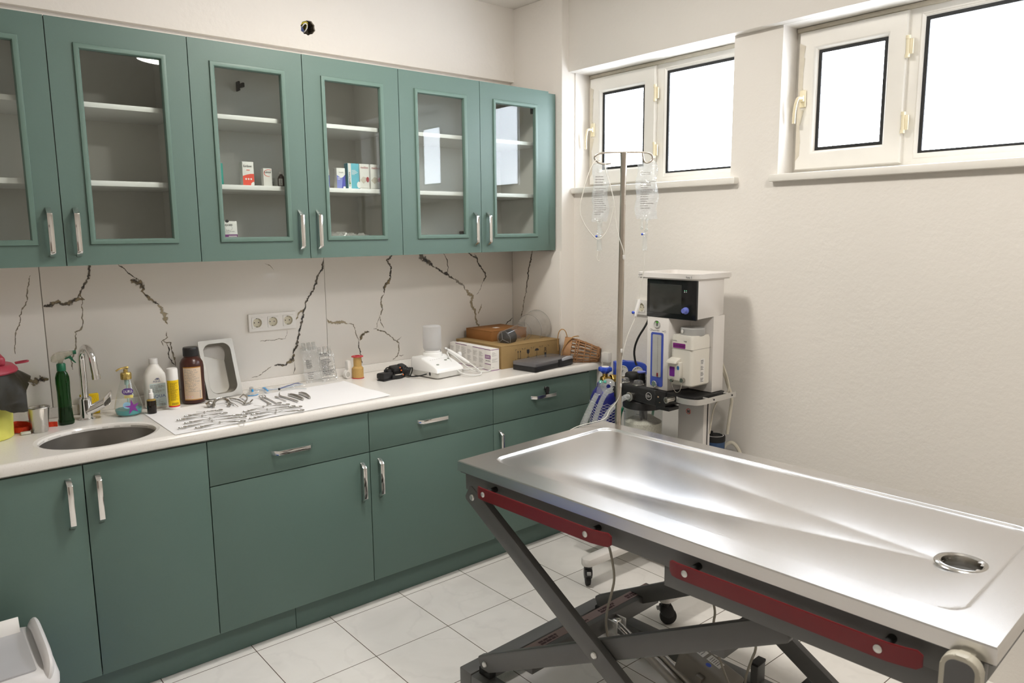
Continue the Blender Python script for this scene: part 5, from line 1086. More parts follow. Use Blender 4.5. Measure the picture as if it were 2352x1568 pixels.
# stand
m = MB(); m.box((-.080, -1.236, .135), (-.052, -1.372, .873), bev=.004); m.box((-.0518, -1.236, .16), (-.036, -1.376, .87), bev=.002); m.box((-.0535, -1.3715, .2), (-.0505, -1.3745, .86), mi=1); col_ = P_('column', m, [MACHINE, PRINT])
m = MB(); m.disc((-.0804, -1.292, .790), (-1, 0, 0), .0125, n=24, r0=.80); m.quad((-.0805, -1.283, .796), (0, -.7, -.7), (0, -.7, .7), .024, .002); P_('warning_sign', m, RED, col_)
m = MB(); m.box((-.0806, -1.286, .784), (-.0803, -1.291, .796)); m.box((-.0806, -1.293, .784), (-.0803, -1.298, .796)); P_('warning_symbol', m, PRINT, col_)
RAIL = mat('pale_aluminium', (.66, .645, .62), .35, .6)
m = MB(); q = [(-.23, -1.345), (-.262, -1.362), (-.275, -1.385), (-.275, -1.430), (-.262, -1.462), (-.235, -1.474), (-.12, -1.474), (.0, -1.474)]
m.tube([(x, y, .886) for x, y in q], .012, n=4, smooth=2, flat=(.22, 1.35), up=(0, 0, 1))
for x in (-.20, -.055): m.cyl((x, -1.474, .895), (x, -1.445, .895), .0045, n=10)
P_('side_rail', m, RAIL)
m = MB()
for x in (-.16, -.03): m.cyl((x, -1.4765, .886), (x, -1.4785, .886), .0035, n=10)
P_('rail_screw', m, PRINT)
m = MB(); m.lathe([(.0, .50), (.042, .50), (.043, .505), (.043, .655)], (.015, -1.368, 0), n=30); cn = P_('scavenging_canister', m, mat('dark_blue_enamel', (.035, .075, .17), .4)); 
m = MB(); m.lathe([(.0438, .655), (.0445, .657), (.0445, .678), (.042, .681), (.036, .681), (.034, .677), (0, .677)], (.015, -1.368, 0), n=30); cp = P_('canister_cap', m, RUBBER, cn)
m = MB(); m.lathe([(.038, .6812), (.034, .6816)], (.015, -1.368, 0), n=30); P_('cap_ring', m, WHITE, cp)
m = MB(); m.cyl((-.003, -1.36, .677), (-.003, -1.36, .70), .008, n=14); P_('cap_spout', m, RUBBER, cp)
m = MB(); m.box((-.04, -1.40, .56), (.0, -1.34, .60)); P_('canister_bracket', m, MACHINE, cn)
m = MB(); m.box((-.10, -1.02, .115), (.0, -1.52, .150), bev=.015, seg=3); base = P_('stand_base', m, MACHINE); m = MB(); m.box((-.24, -.795, .112), (-.04, -1.03, .1265), bev=.004); P_('cylinder_shelf', m, MACHINE, base)
for y in (-1.045, -1.478):
    m = MB(); m.prism([(-.488, 0), (-.47, .03), (-.02, .035), (.02, .02), (.02, -.02), (-.02, -.035), (-.47, -.03)][::-1], (0, y, .098), X1, Y1, .040, bev=.012); P_('foot_beam', m, MACHINE, base)
def caster(x, y, rz):
    M_ = MX.Translation((x, y, 0)) @ MX.Rotation(rz, 4, 'Z'); m = MB(); m.cyl((0, 0, .080), (0, 0, .100), .018, n=18)
    m.prism([(-.022, .085), (.024, .086), (.035, .060), (.030, .038), (.012, .030), (-.012, .040), (-.026, .062)], (0, .017, 0), X1, Z1, .034, bev=.004); m.xf(M_); c = P_('caster', m, BLACK)
    m = MB(); m.lathe([(.0, -.012), (.026, -.012), (.033, -.009), (.0345, 0), (.033, .009), (.026, .012), (0, .012)], (.012, 0, .035), n=30, axis=(0, 1, 0)); m.xf(M_); P_('wheel', m, RUBBER, c)
    m = MB(); m.box((-.036, -.009, .066), (-.020, .009, .078), bev=.002); m.xf(M_); P_('brake_pedal', m, mat('grey_pedal', (.38, .38, .37), .5), c)
caster(-.452, -1.045, R(52)); caster(-.452, -1.478, R(-35)); caster(-.02, -1.045, 0); caster(-.02, -1.478, 0)
# power lead and gas line behind the machine
m = MB(); m.tube([(-.04, -1.41, 1.02), (-.02, -1.43, .97), (.01, -1.43, .91), (.03, -1.44, .86), (.035, -1.425, .77), (.045, -1.41, .69)], .007, n=9, smooth=2); m.tube([(-.04, -1.42, 1.04), (-.02, -1.445, .96), (-.01, -1.45, .90), (-.03, -1.43, .865), (-.04, -1.395, .835), (-.042, -1.378, .70)], .0035, n=8, smooth=2); P_('gas_line', m, mat('ivory_hose', (.64, .60, .50), .45))
m = MB(); m.tube([(.045, -1.385, .61), (.055, -1.40, .64), (.066, -1.425, .652), (.075, -1.455, .62), (.082, -1.47, .55), (.085, -1.46, .40), (.08, -1.42, .20), (.06, -1.40, .12)], .008, n=10, smooth=2); P_('waste_hose', m, mat('ivory_hose', (.64, .60, .50), .45))

# vaporizer hangs on the machine
t = thing('vaporizer', 'cream vaporizer unit with purple labels hanging on the machine beside the flow column', 'vaporizer', (-.20, -1.385, .945)); VAP = mat('vaporizer_cream', (.74, .71, .64), .35, var=.01)
m = MB(); loft(m, [(-.1995, -1.383, .945, .118, .098, .012), (-.1995, -1.383, .951, .128, .108, .014), (-.1995, -1.383, 1.140, .128, .108, .014), (-.1995, -1.383, 1.154, .120, .100, .014)], n=5); bd = mesh('vaporizer_body', m, VAP, t, world=True)
m = MB(); m.box((-.2645, -1.3285, 1.098), (-.135, -1.4375, 1.0995)); mesh('seam', m, mat('seam_grey', (.35, .33, .30), .6), bd, world=True)
m = MB(); m.lathe([(.048, 1.152), (.050, 1.156), (.050, 1.180), (.046, 1.184), (0, 1.185)], (-.195, -1.388, 0), n=36); dl = mesh('dial', m, mat('pale_grey_plastic', (.42, .42, .41), .4), t, world=True)
m = MB(); m.disc((-.2455, -1.372, 1.170), (-1, .3, 0), .008, n=18); mesh('dial_mark', m, WHITE, dl, world=True)
lettering('mindray', .0065, (-.2640, -1.337, 1.128), (0, -1, 0), Z1, PRINT, bd, world=True); lettering('V60', .0065, (-.2640, -1.395, 1.129), (0, -1, 0), Z1, PRINT, bd, world=True)
m = MB(); m.prism(yz([(-1.372+p, 1.1115+q) for p, q in rrect(.062, .020, .003, 3)]), (-.2632, 0, 0), (0, -1, 0), Z1, .0012); pl = mesh('drug_label', m, mat('magenta_label', (.23, .02, .22), .4), t, world=True)
lettering('ISOFLURANE', .0065, (-.2646, -1.346, 1.108), (0, -1, 0), Z1, PRINT, pl, world=True, w=.052)
m = MB(); m.box((-.282, -1.331, .968), (-.262, -1.392, 1.045), bev=.004); m.prism([(-.300, 1.040), (-.292, 1.052), (-.262, 1.062), (-.262, 1.040)], (0, -1.333, 0), X1, Z1, .050, bev=.003); fl = mesh('filler_block', m, VAP, t, world=True)
m = MB(); m.prism(yz([(-1.353+p, 1.004+q) for p, q in rrect(.026, .040, .003, 3)]), (-.2815, 0, 0), (0, -1, 0), Z1, .0012); mesh('filler_label', m, mat('violet_label', (.16, .015, .26), .4), fl, world=True)
m = MB(); m.disc((-.2825, -1.383, 1.022), (-1, 0, 0), .006, ry=.009, n=18); mesh('blue_symbol', m, mat('blue_print', (.05, .22, .55), .5), fl, world=True)
m = MB(); m.box((-.2632, -1.340, 1.082), (-.2626, -1.392, 1.092), bev=.0002); mesh('grip_recess_shade', m, mat('recess_shadow_grey', (.45, .43, .39), .5), bd, world=True)  # flat strip, the shade of the grip recess put into its grey
m = MB(); m.cyl((-.262, -1.398, .972), (-.280, -1.398, .972), .009, n=18); m.cyl((-.28, -1.356, .968), (-.292, -1.356, .968), .007, n=6); m.tube([(-.288, -1.356, .962), (-.29, -1.365, .935), (-.29, -1.385, .918), (-.286, -1.400, .930), (-.276, -1.400, .965)], .0012, n=6, smooth=2); mesh('drain_screw', m, STEEL_TOOL, t, world=True)
m = MB(); m.quad((-.205, -1.4376, .958), X1, Z1, .028, .100, 0); sdl = mesh('side_label', m, PAPER, bd, world=True)
m = MB()
for k in range(4): m.lines((-.203, -1.4380, .960+k*.025), X1, Z1, .020, .018, 4, seed=k+2)
mesh('pictogram', m, PRINT, sdl, world=True)

# black mains lead from the double socket
t = thing('power_cord', 'thick black power cord hanging from the double socket behind the machine', 'cord', (.02, -1.0, .95))
m = MB(); m.tube([(.082, -.944, 1.208), (.06, -.955, 1.206), (-.02, -1.02, 1.195), (-.06, -1.03, 1.15), (-.09, -1.005, 1.09), (-.10, -.99, 1.03), (-.10, -1.0, .975), (-.10, -1.01, .962)], .0048, n=10, smooth=2); mesh('cord', m, RUBBER, t, world=True)
m = MB(); m.lathe([(0, -.002), (.019, -.002), (.019, .016), (.012, .028), (.006, .036), (0, .036)], (.0955, -.944, 1.208), n=20, axis=(-1, 0, 0)); mesh('plug', m, RUBBER, t, world=True)

# ---------------------------------------------------------------- oxygen cylinder
cx, cyy = -.165, -.872
t = thing('oxygen_cylinder', 'dark blue gas cylinder with brass valve, net sleeve and twin-gauge regulator', 'gas cylinder', (cx, cyy, 0)); OXB = mat('dark_blue_paint', (.018, .022, .19), .35)
m = MB(); m.lathe([(0, .127), (.066, .127), (.071, .137), (.071, .775), (.068, .80), (.058, .825), (.045, .842), (.038, .850), (.038, .862), (.036, .868), (0, .868)], n=40); mesh('cylinder_body', m, OXB, t)
m = MB()
for k in range(14):
    for s in (-1, 1):
        m.tube([(.0722*cos(2*pi*k/14+s*z*9), .0722*sin(2*pi*k/14+s*z*9), .50+z*.28) for z in [i/26 for i in range(27)]], .0009, n=4)
mesh('net_sleeve', m, mat('white_net', (.62, .62, .66), .6), t)
m = MB(); m.lathe([(.020, .866), (.020, .872), (.0165, .874), (.0165, .888), (.013, .890), (.013, .918), (0, .918)], n=20); m.lathe([(0, -.02), (.015, -.02), (.0165, -.016), (.0165, .004), (.011, .006), (.011, .028), (0, .028)], (0, 0, .885), n=8, axis=(.95, -.3, 0)); m.lathe([(.018, .03), (.0205, .033), (.0205, .052), (.018, .055), (.008, .056), (.008, .10)], (0, 0, .885), n=6, axis=(.95, -.3, 0)); vl = mesh('valve', m, BRASS, t)
m = MB(); pf = []
for q in range(40): a = 2*pi*q/40; pf.append((.030+.0045*cos(a*6), a))
r0 = [[m.bm.verts.new(V((r*k*cos(a), r*k*sin(a), z))) for r, a in pf] for k, z in ((.45, .912), (.6, .918), (.95, .924), (1.0, .932), (.95, .941), (.7, .944))]
for A, B in zip(r0, r0[1:]):
    for i in range(40): m.bm.faces.new((A[i], A[(i+1) % 40], B[(i+1) % 40], B[i]))
m.bm.faces.new(r0[-1]); m.bm.faces.new(r0[0][::-1]); m.lathe([(0, .946), (.016, .946), (.018, .944)], n=20, mi=1); mesh('handwheel', m, [BLUE, WHITE], vl, ang=50)
fx = V((.83, -.55, 0)).normalized(); fn = V((-.55, -.83, 0)).normalized(); c0 = V((.150, -.045, .905))
m = MB(); oo = c0-fx*.085; poly = [(0, .046), (.03, .050), (.05, .046), (.065, .047), (.12, .042), (.150, .034), (.165, .015), (.165, -.008), (.150, -.026), (.12, -.036), (.03, -.045), (0, -.045)]
m.prism(poly[::-1], oo-fn*.02, fx, Z1, -.044, bev=.004); rg = mesh('regulator', m, BLUE, t)
for k, (dx, dz) in enumerate(((.024, .012), (.098, .004))):
    c = oo+fx*dx+Z1*dz+fn*.024
    m = MB(); m.lathe([(.026, -.004), (.0275, .003), (.0255, .006), (.0245, .003), (0, .003)], c, n=32, axis=fn); g = mesh('gauge', m, mat('gauge_white', (.78, .77, .73), .35), rg)
    m = MB(); m.disc(c+fn*.0034, fn, .0275, n=32, r0=.90); mesh('gauge_rim', m, STEEL_TOOL, g)
    m = MB()
    for i in range(9): a = R(-120+30*i); d = fx*sin(a)+Z1*cos(a); m.face([c+fn*.0042+d*.017+fx*.0006, c+fn*.0042+d*.022+fx*.0006, c+fn*.0042+d*.022-fx*.0006-Z1*.0006, c+fn*.0042+d*.017-fx*.0006-Z1*.0006])
    a = R(210) if k == 0 else R(-100); d = fx*sin(a)+Z1*cos(a); s = d.cross(fn); m.face([c+fn*.0046-d*.006+s*.0014, c+fn*.0046+d*.021, c+fn*.0046-d*.006-s*.0014]); mesh('needle', m, PRINT, g)
m = MB(); m.face([oo+fn*.0245+fx*a+Z1*b for a, b in ((.03, -.036), (.085, -.032), (.085, -.020), (.03, -.024))]); mesh('maker_plate', m, WHITE, rg)
m = MB(); m.tube([(.10, -.03, .885), (.14, -.05, .872), (.16, -.055, .85)], .009, n=12, smooth=1); m.lathe([(.013, 0), (.013, .018), (.008, .02)], (.155, -.055, .84), n=6, axis=(0, 0, 1)); mesh('outlet', m, BRASS, t)
t = thing('oxygen_hose', 'green rubber oxygen hose hanging beside the infusion pole', 'hose', (-.20, -1.0, .7))
m = MB(); m.tube([(-.010, -.925, .842), (-.06, -.96, .82), (-.15, -1.0, .80), (-.20, -1.005, .76), (-.215, -1.01, .70), (-.22, -1.02, .60), (-.19, -1.03, .45), (-.12, -1.02, .35), (-.06, -1.04, .45), (-.05, -1.06, .70), (-.06, -1.10, .84)], .006, n=10, smooth=2); mesh('hose', m, mat('green_rubber', (.015, .30, .16), .4), t, world=True)

# ---------------------------------------------------------------- breathing circuit
t = thing('breathing_circuit', 'clear corrugated breathing hoses with round filter, plugged into the machine', 'breathing hoses', (-.33, -1.05, .75))
CORR = clear('corrugated_clear', (.93, .95, .95), 1.45, .12, haze=.40, hazecol=(.92, .93, .93), bscale=2)
def corrugated(pts, r=.0115, pitch=.0052):
    pts = [V(p) for p in pts]
    for _ in range(3):
        q = [pts[0]]
        for a, b in zip(pts, pts[1:]): q += [a*.75+b*.25, a*.25+b*.75]
        pts = q+[pts[-1]]
    out = [pts[0]]; need = pitch/2; 
    for a, b in zip(pts, pts[1:]):
        d = (b-a).length; s = 0
        while s+need <= d: s += need; out.append(a.lerp(b, s/d)); need = pitch/2
        need -= d-s
    m = MB(); m.tube(out, [r*1.04 if i % 2 else r*.80 for i in range(len(out))], n=12, cap=False); mesh('corrugated_hose', m, CORR, t, world=True, ang=80)
corrugated([(-.300, -1.136, .863), (-.322, -1.136, .866), (-.352, -1.12, .845), (-.385, -1.085, .79), (-.405, -1.05, .70), (-.42, -1.02, .58), (-.43, -.98, .52), (-.43, -.96, .60), (-.415, -.975, .72), (-.375, -.99, .82), (-.350, -.995, .862)])
corrugated([(-.300, -1.048, .880), (-.305, -1.035, .880), (-.33, -1.02, .86), (-.36, -1.005, .78), (-.385, -.99, .68), (-.40, -.96, .56), (-.42, -.93, .54), (-.41, -.94, .68), (-.37, -.965, .79), (-.345, -.985, .85)])
m = MB(); m.lathe([(.011, -.03), (.0125, -.028), (.0125, .0), (.0105, .002), (.0105, .03), (.009, .032)], (-.338, -1.0, .885), n=18, axis=(.35, .1, .9)); m.cyl((-.333, -.998, .892), (-.30, -1.0, .895), .009, n=14); yp = mesh('y_piece', m, clear('y_piece_clear', (.9, .92, .92), 1.5, .05, haze=.15), t, world=True)
m = MB(); m.lathe([(.006, 0), (.008, .002), (.008, .012), (.004, .014), (0, .014)], (-.331, -.998, .906), n=14, axis=(.2, .1, .95)); m.lathe([(.005, 0), (.007, .002), (.007, .010), (0, .012)], (-.305, -1.0, .905), n=14, axis=(.2, .1, .95)); mesh('green_cap', m, mat('mint_plastic', (.12, .52, .40), .4), yp, world=True)
m = MB(); m.lathe([(.010, -.028), (.011, -.012), (.030, -.007), (.034, -.004), (.034, .004), (.030, .007), (.011, .012), (.010, .028)], (-.288, -1.005, .888), n=32, axis=(-.7, -.65, .15)); mesh('filter', m, clear('filter_clear', (.9, .92, .91), 1.45, .08, haze=.5, hazecol=(.88, .89, .88), bscale=2), t, world=True)
# ---------------------------------------------------------------- steel examination table
TA = R(2.7); TO = V((-1.369, -1.343, 0))
def tw(w, l, z=0): return V((TO.x+w*cos(TA)+l*sin(TA), TO.y+w*sin(TA)-l*cos(TA), z))
t = thing('examination_table', 'stainless steel veterinary examination table on a grey scissor-lift frame', 'table', TO, TA); OFF[0] = V((0, 0, 0))
TWD, TLN = .722, 1.516
DR = (.354, 1.358); C0 = (.082, .664, .062, 1.440)
def sst(a, b, x): x = max(0, min(1, (x-a)/(b-a))); return x*x*(3-2*x)
def fold_profile(l, n=160):
    """sagging sheet folded along two lines that run from the drain: depth across the table at length l"""
    x0, x1 = C0[0], C0[1]; q = max(0, 1.32-l); f1 = min(.60, .358+.161*q); f2 = max(.11, .350-.176*q)
    amp = sst(.10, .62, l)*(1-sst(1.30, 1.432, l)); k = lerp(.045, .0035, sst(.25, .95, l))
    def slope(w):
        far = .012+.115*max(0, 1-(w-f1)/.20)**1.5
        mid = -.015+.105*sst(f1, f2, w) if f1 > f2 else 0
        t = sst(f1-k, f1+k, w); s = mid*(1-t)+far*t
        u = sst(f2-k, f2+k, w); return s, u
    W = [x0+(x1-x0)*i/n for i in range(n+1)]; dw = (x1-x0)/n; D = 0
    for w in W: s, u = slope(w); D += s*u*dw
    wn = max(.03, f2-x0); Z = [0.0]*(n+1); z = 0
    for i in range(n-1, -1, -1):
        w = W[i]+dw/2; s, u = slope(w); near = -2*D/wn*max(0, min(1, (w-x0)/wn)); z -= (s*u+near*(1-u))*dw; Z[i] = z
    e = Z[0]; return [amp*(zz-e*(1-i/n)) for i, zz in enumerate(Z)]
FOLD = {}
def ttop(w, l):
    z = .850; x0, x1, y0, y1 = C0; r = .055
    qx, qy = abs(w-(x0+x1)/2)-(x1-x0)/2+r, abs(l-(y0+y1)/2)-(y1-y0)/2+r
    d = -(min(max(qx, qy), 0)+hypot(max(qx, 0), max(qy, 0))-r)
    s = max(0, min(1, d/.013)); s = s*s*(3-2*s); z -= .0065*s
    if d > 0:
        if l not in FOLD: FOLD[l] = fold_profile(l)
        F = FOLD[l]; i = (w-x0)/(x1-x0)*160; i = max(0, min(159.999, i)); j = int(i); z += lerp(F[j], F[j+1], i-j)*s
    return z
def axis(n, L, extra):
    v = sorted(set([round(L*i/n, 5) for i in range(n+1)]+[round(x, 5) for x in extra])); return v
ws = axis(150, TWD, [C0[0]+i*.0022 for i in range(7)]+[C0[1]-i*.0022 for i in range(7)]); ls = axis(170, TLN, [C0[2]+i*.0022 for i in range(7)]+[C0[3]-i*.0022 for i in range(7)])
m = MB(); G = [[m.bm.verts.new(V((w, -l, ttop(w, l)))) for l in ls] for w in ws]
for i in range(len(ws)-1):
    for j in range(len(ls)-1):
        wc, lc = (ws[i]+ws[i+1])/2, (ls[j]+ls[j+1])/2
        if hypot(wc-DR[0], lc-DR[1]) < .040: continue
        m.bm.faces.new((G[i][j], G[i][j+1], G[i+1][j+1], G[i+1][j]))
edge = [(w, 0) for w in ws]+[(TWD, l) for l in ls[1:]]+[(w, TLN) for w in ws[::-1][1:]]+[(0, l) for l in ls[::-1][1:-1]]
gi = {(w, l): v for w, row in zip(ws, G) for l, v in zip(ls, row)}
ring = [gi[e] for e in edge]; n = len(ring)
lo1 = []; lo2 = []
for (w, l), v in zip(edge, ring):
    ox = -.0025 if w == 0 else (.0025 if w == TWD else 0); oy = .0025 if l == 0 else (-.0025 if l == TLN else 0)
    lo1.append(m.bm.verts.new(V((w+ox, -l+oy, v.co.z-.003)))); lo2.append(m.bm.verts.new(V((w+ox, -l+oy, .8165))))
for i in range(n):
    j = (i+1) % n; m.bm.faces.new((ring[i], ring[j], lo1[j], lo1[i])); m.bm.faces.new((lo1[i], lo1[j], lo2[j], lo2[i]))
bmesh.ops.recalc_face_normals(m.bm, faces=list(m.bm.faces))
TSTEEL = mat('table_steel', (.72, .71, .70), .265, 1.0, var=.01, scale=2)
top = mesh('table_top', m, TSTEEL, t, ang=32)
m = MB(); zc = ttop(DR[0]-.06, DR[1])
m.lathe([(.056, zc+.0), (.053, zc+.0035), (.046, zc+.005), (.041, zc+.002), (.039, zc-.006), (.037, zc-.03), (.036, zc-.06)], (DR[0], -DR[1], 0), n=44); mesh('drain_ring', m, STEEL_TOOL, top)
m = MB(); m.box((.004, -.004, .811), (TWD-.004, -TLN+.004, .8175)); mesh('under_panel', m, GREYMET, t)
m = MB(); m.box((.27, -TLN-.0008, .826), (.31, -TLN-.0034, .834), bev=.002); mesh('slot_plate', m, CHROME, top)
# upper frame
for w0, w1 in ((.018, .050), (TWD-.050, TWD-.018)):
    m = MB(); m.box((w0, -.012, .752), (w1, -TLN+.02, .811), bev=.003); mesh('frame_rail', m, GREYMET, t)
    m = MB(); a, b = (w0+.004, w0+.030) if w0 < .3 else (w1-.030, w1-.004); m.box((w0+.002, -.795, .700), (w0+.007, -1.49, .760), bev=.001); m.box((w1-.007, -.795, .700), (w1-.002, -1.49, .760), bev=.001); m.box((w0+.007, -.80, .746), (w1-.007, -1.485, .752)); mesh('slide_channel', m, GREYMET, t)
for l in (.012, TLN-.055):
    m = MB(); m.box((.050, -l, .752), (TWD-.050, -l-.035, .811), bev=.003); mesh('frame_rail', m, GREYMET, t)
# tether bars along the near edge
for l0, l1, bolts, zc in ((.112, .650, (.152, .572), .781), (.835, 1.404, (.886, 1.328), .778)):
    m = MB(); h = .0195; L = l1-l0
    prof = [(0, .012), (.012, .004), (.03, 0), (L-.06, 0), (L-.03, .006), (L-.01, .012), (L, .014)]
    outer = []
    for s, dw in prof:
        k = 1.0
        if s < .012: k = .62
        if s > L-.006: k = .6
        outer.append((s, dw, k*h))
    a = [[m.bm.verts.new(V((-.028+dw+e, -(l0+s), zc+q*k))) for s, dw, k in outer] for q, e in ((1, 0), (-1, 0), (-1, .005), (1, .005))]
    for r in range(4):
        A, B = a[r], a[(r+1) % 4]
        for i in range(len(outer)-1): m.bm.faces.new((A[i], A[i+1], B[i+1], B[i]))
    m.bm.faces.new([a[r][0] for r in range(4)]); m.bm.faces.new([a[r][-1] for r in range(3, -1, -1)]); bmesh.ops.recalc_face_normals(m.bm, faces=list(m.bm.faces))
    bmesh.ops.bevel(m.bm, geom=[e for e in m.bm.edges if len(e.link_faces) == 2 and e.calc_face_angle(0) > 1.0], offset=.0012, segments=2, affect='EDGES')
    bar = mesh('tether_bar', m, RED_BAR, t, ang=40)
    for l in bolts:
        m = MB(); m.lathe([(.0085, 0), (.0085, .0015), (.006, .0035), (0, .004)], (-.028, -l, zc), n=18, axis=(-1, 0, 0)); mesh('bolt', m, mat('zinc', (.66, .66, .64), .35, .8), bar)
        m = MB(); m.cyl((-.023, -l-.01, zc+.008), (.018, -l-.01, zc+.008), .009, n=16); mesh('spacer', m, RUBBER, bar)
# scissor arms
def beam(p, q, w0, w1, h, name='scissor_arm', par=t, e=.03):
    p, q = V((0, -p[0], p[1])), V((0, -q[0], q[1])); d = (q-p).normalized(); nrm = V((0, -d.z, d.y)); p = p-d*e; q = q+d*e; m = MB(); L = (q-p).length
    m.prism([(0, -h/2+.008), (.008, -h/2), (L-.008, -h/2), (L, -h/2+.008), (L, h/2-.008), (L-.008, h/2), (.008, h/2), (0, h/2-.008)], p+V((w0, 0, 0)), d, nrm, (w1-w0)*(1 if d.cross(nrm).x > 0 else -1), bev=.002); return mesh(name, m, GREYMET, par)
CN = (.570, .412)
for a0, a1, b0, b1 in ((.016, .041, .046, .071), (TWD-.041, TWD-.016, TWD-.071, TWD-.046)):
    beam((.048, .733), (1.092, .091), a0, a1, .060); beam((.062, .142), (1.078, .682), b0, b1, .060)
    for l, z in ((CN[0], CN[1]), (.048, .733), (.062, .142)):
        m = MB(); s = -1 if a0 < .3 else 1; wq = (a0 if s < 0 else a1) if (l, z) != (.062, .142) else (b0 if s < 0 else b1); m.lathe([(.0105, 0), (.0105, .003), (.008, .006), (0, .0065)], (wq, -l, z), n=16, axis=(s, 0, 0)); mesh('pivot_bolt', m, mat('zinc', (.66, .66, .64), .35, .8), t)
# cross tubes, base frame
m = MB(); m.box((.077, -.196, .180), (.752, -.258, .240), bev=.003); cb = mesh('cross_tube', m, GREYMET, t)
m = MB(); m.box((.078, -.199, .2402), (.742, -.236, .2412)); ls_ = mesh('label_strip', m, mat('pinkish_label', (.33, .24, .22), .6), cb)
m = MB()
for k in range(4): m.lines((.15+k*.15, -.232, .2416), X1, Y1, .085, .024, 2, seed=20+k, fill=.8, minw=.8)
mesh('label_print', m, mat('dark_red_ink', (.07, .03, .035), .6), ls_)
m = MB(); m.box((.071, -.90, .54), (TWD-.071, -.94, .58), bev=.003); mesh('cross_tube', m, GREYMET, t)
m = MB(); m.box((.018, .040, .036), (TWD-.0, -.020, .100), bev=.004); mesh('base_beam', m, GREYMET, t)
m = MB(); m.box((.018, -1.20, .036), (TWD-.0, -1.26, .100), bev=.004); mesh('base_beam', m, GREYMET, t)
for w in (.018, TWD-.06): m = MB(); m.box((w, -.020, .036), (w+.058, -1.20, .096), bev=.004); mesh('base_rail', m, GREYMET, t)
for w, l in ((.05, .0), (.68, .0), (.05, 1.23), (.68, 1.23)): m = MB(); m.lathe([(.024, 0), (.026, .004), (.022, .014), (.010, .018), (.010, .037), (0, .037)], (w, -l, 0), n=20); mesh('levelling_foot', m, RUBBER, t)
for s, w in ((1, .046), (-1, TWD-.076)): m = MB(); m.box((w, -.030, .095), (w+.03, -.085, .122), bev=.003); mesh('pivot_bracket', m, RUBBER, t)
for l in (.69, .86): m = MB(); m.box((TWD-.055, -l, .09), (TWD-.005, -l-.026, .158), bev=.002); p = mesh('stop_post', m, GREYMET, t); m = MB(); m.box((TWD-.057, -l+.001, .158), (TWD-.003, -l-.027, .168), bev=.002); mesh('post_cap', m, RUBBER, p)
# lift motor
ACT = mat('grey_actuator', (.50, .475, .43), .35, .5)
a, b = V((.475, -.28, .215)), V((.415, -.68, .100)); d = (b-a).normalized()
m = MB(); m.tube([a, a+d*.17], .0115, n=18); m.box(a+V((-.016, -.010, -.012)), a+V((.016, .022, .012)), bev=.004); rod = mesh('piston_rod', m, CHROME, t)
m = MB(); m.box((.448, -.255, .185), (.455, -.30, .23), bev=.002); m.box((.495, -.255, .185), (.502, -.30, .23), bev=.002); m.cyl((.445, -.282, .214), (.506, -.282, .214), .006, n=12); mesh('rod_bracket', m, mat('zinc', (.66, .66, .64), .35, .8), t)
m = MB(); m.tube([a+d*.15, a+d*.50], .0175, n=22); m.tube([a+d*.15+V((.030, 0, .014)), a+d*.50+V((.030, 0, .014))], .0135, n=18); at_ = mesh('actuator_tube', m, ACT, t)
m = MB(); c = V((.50, -.635, .172)); x, y = V((1, 0, 0)), d; mm = MX.Translation(c) @ MX(((1, 0, 0, 0), (0, d.y, -d.z, 0), (0, d.z, d.y, 0), (0, 0, 0, 1)))
m.box((-.042, -.10, -.048), (.042, .10, .048), bev=.010, seg=3, mx=mm); m.box((-.064, -.012, -.02), (-.04, .012, .0), bev=.003, mx=mm); mt_ = mesh('motor_housing', m, mat('motor_taupe', (.235, .215, .185), .5), at_)
m = MB(); zf = .0484
def mq(x0, y0, w, h, mi): m.face([mm @ V(p) for p in ((x0, y0, zf), (x0+w, y0, zf), (x0+w, y0+h, zf), (x0, y0+h, zf))], mi)
mm2 = mm; zf = -.0484 if (mm @ V((0, 0, 1))).z < (mm @ V((0, 0, -1))).z else .0484
mq(-.005, -.02, .032, .05, 0); mq(-.010, -.085, .036, .055, 0)
zf *= 1.004
for k in range(5): mq(.0, -.012+k*.007, .022, .003, 1); mq(-.005, -.075+k*.008, .024, .0035, 1)
mesh('rating_label', m, [PAPER, GREYPRINT], mt_)
m = MB(); m.disc(mm @ V((-.022, .0, zf)), (mm.to_3x3() @ V((0, 0, zf))), .009, n=18); mesh('blue_sticker', m, BLUE, mt_)
CAB = mat('taupe_cable', (.30, .275, .225), .5)
for pts in ([(.06, -.527, .752), (.12, -.530, .70), (.12, -.545, .652), (.12, -.556, .60), (.12, -.545, .552), (.12, -.528, .492), (.12, -.522, .435), (.14, -.54, .33), (.18, -.58, .18), (.22, -.64, .03), (.26, -.75, .012), (.36, -.80, .05)],
            [(.45, -.66, .752), (.45, -.66, .60), (.45, -.672, .46), (.45, -.684, .42), (.45, -.677, .385), (.45, -.682, .328), (.45, -.707, .267), (.45, -.735, .21), (.45, -.78, .16)],
            [(.45, -.79, .752), (.45, -.79, .55), (.45, -.805, .41), (.45, -.826, .37), (.45, -.806, .31), (.45, -.787, .234), (.46, -.80, .17)]):
    m = MB(); m.tube(pts, .0038, n=8, smooth=2); mesh('cable', m, CAB, t)
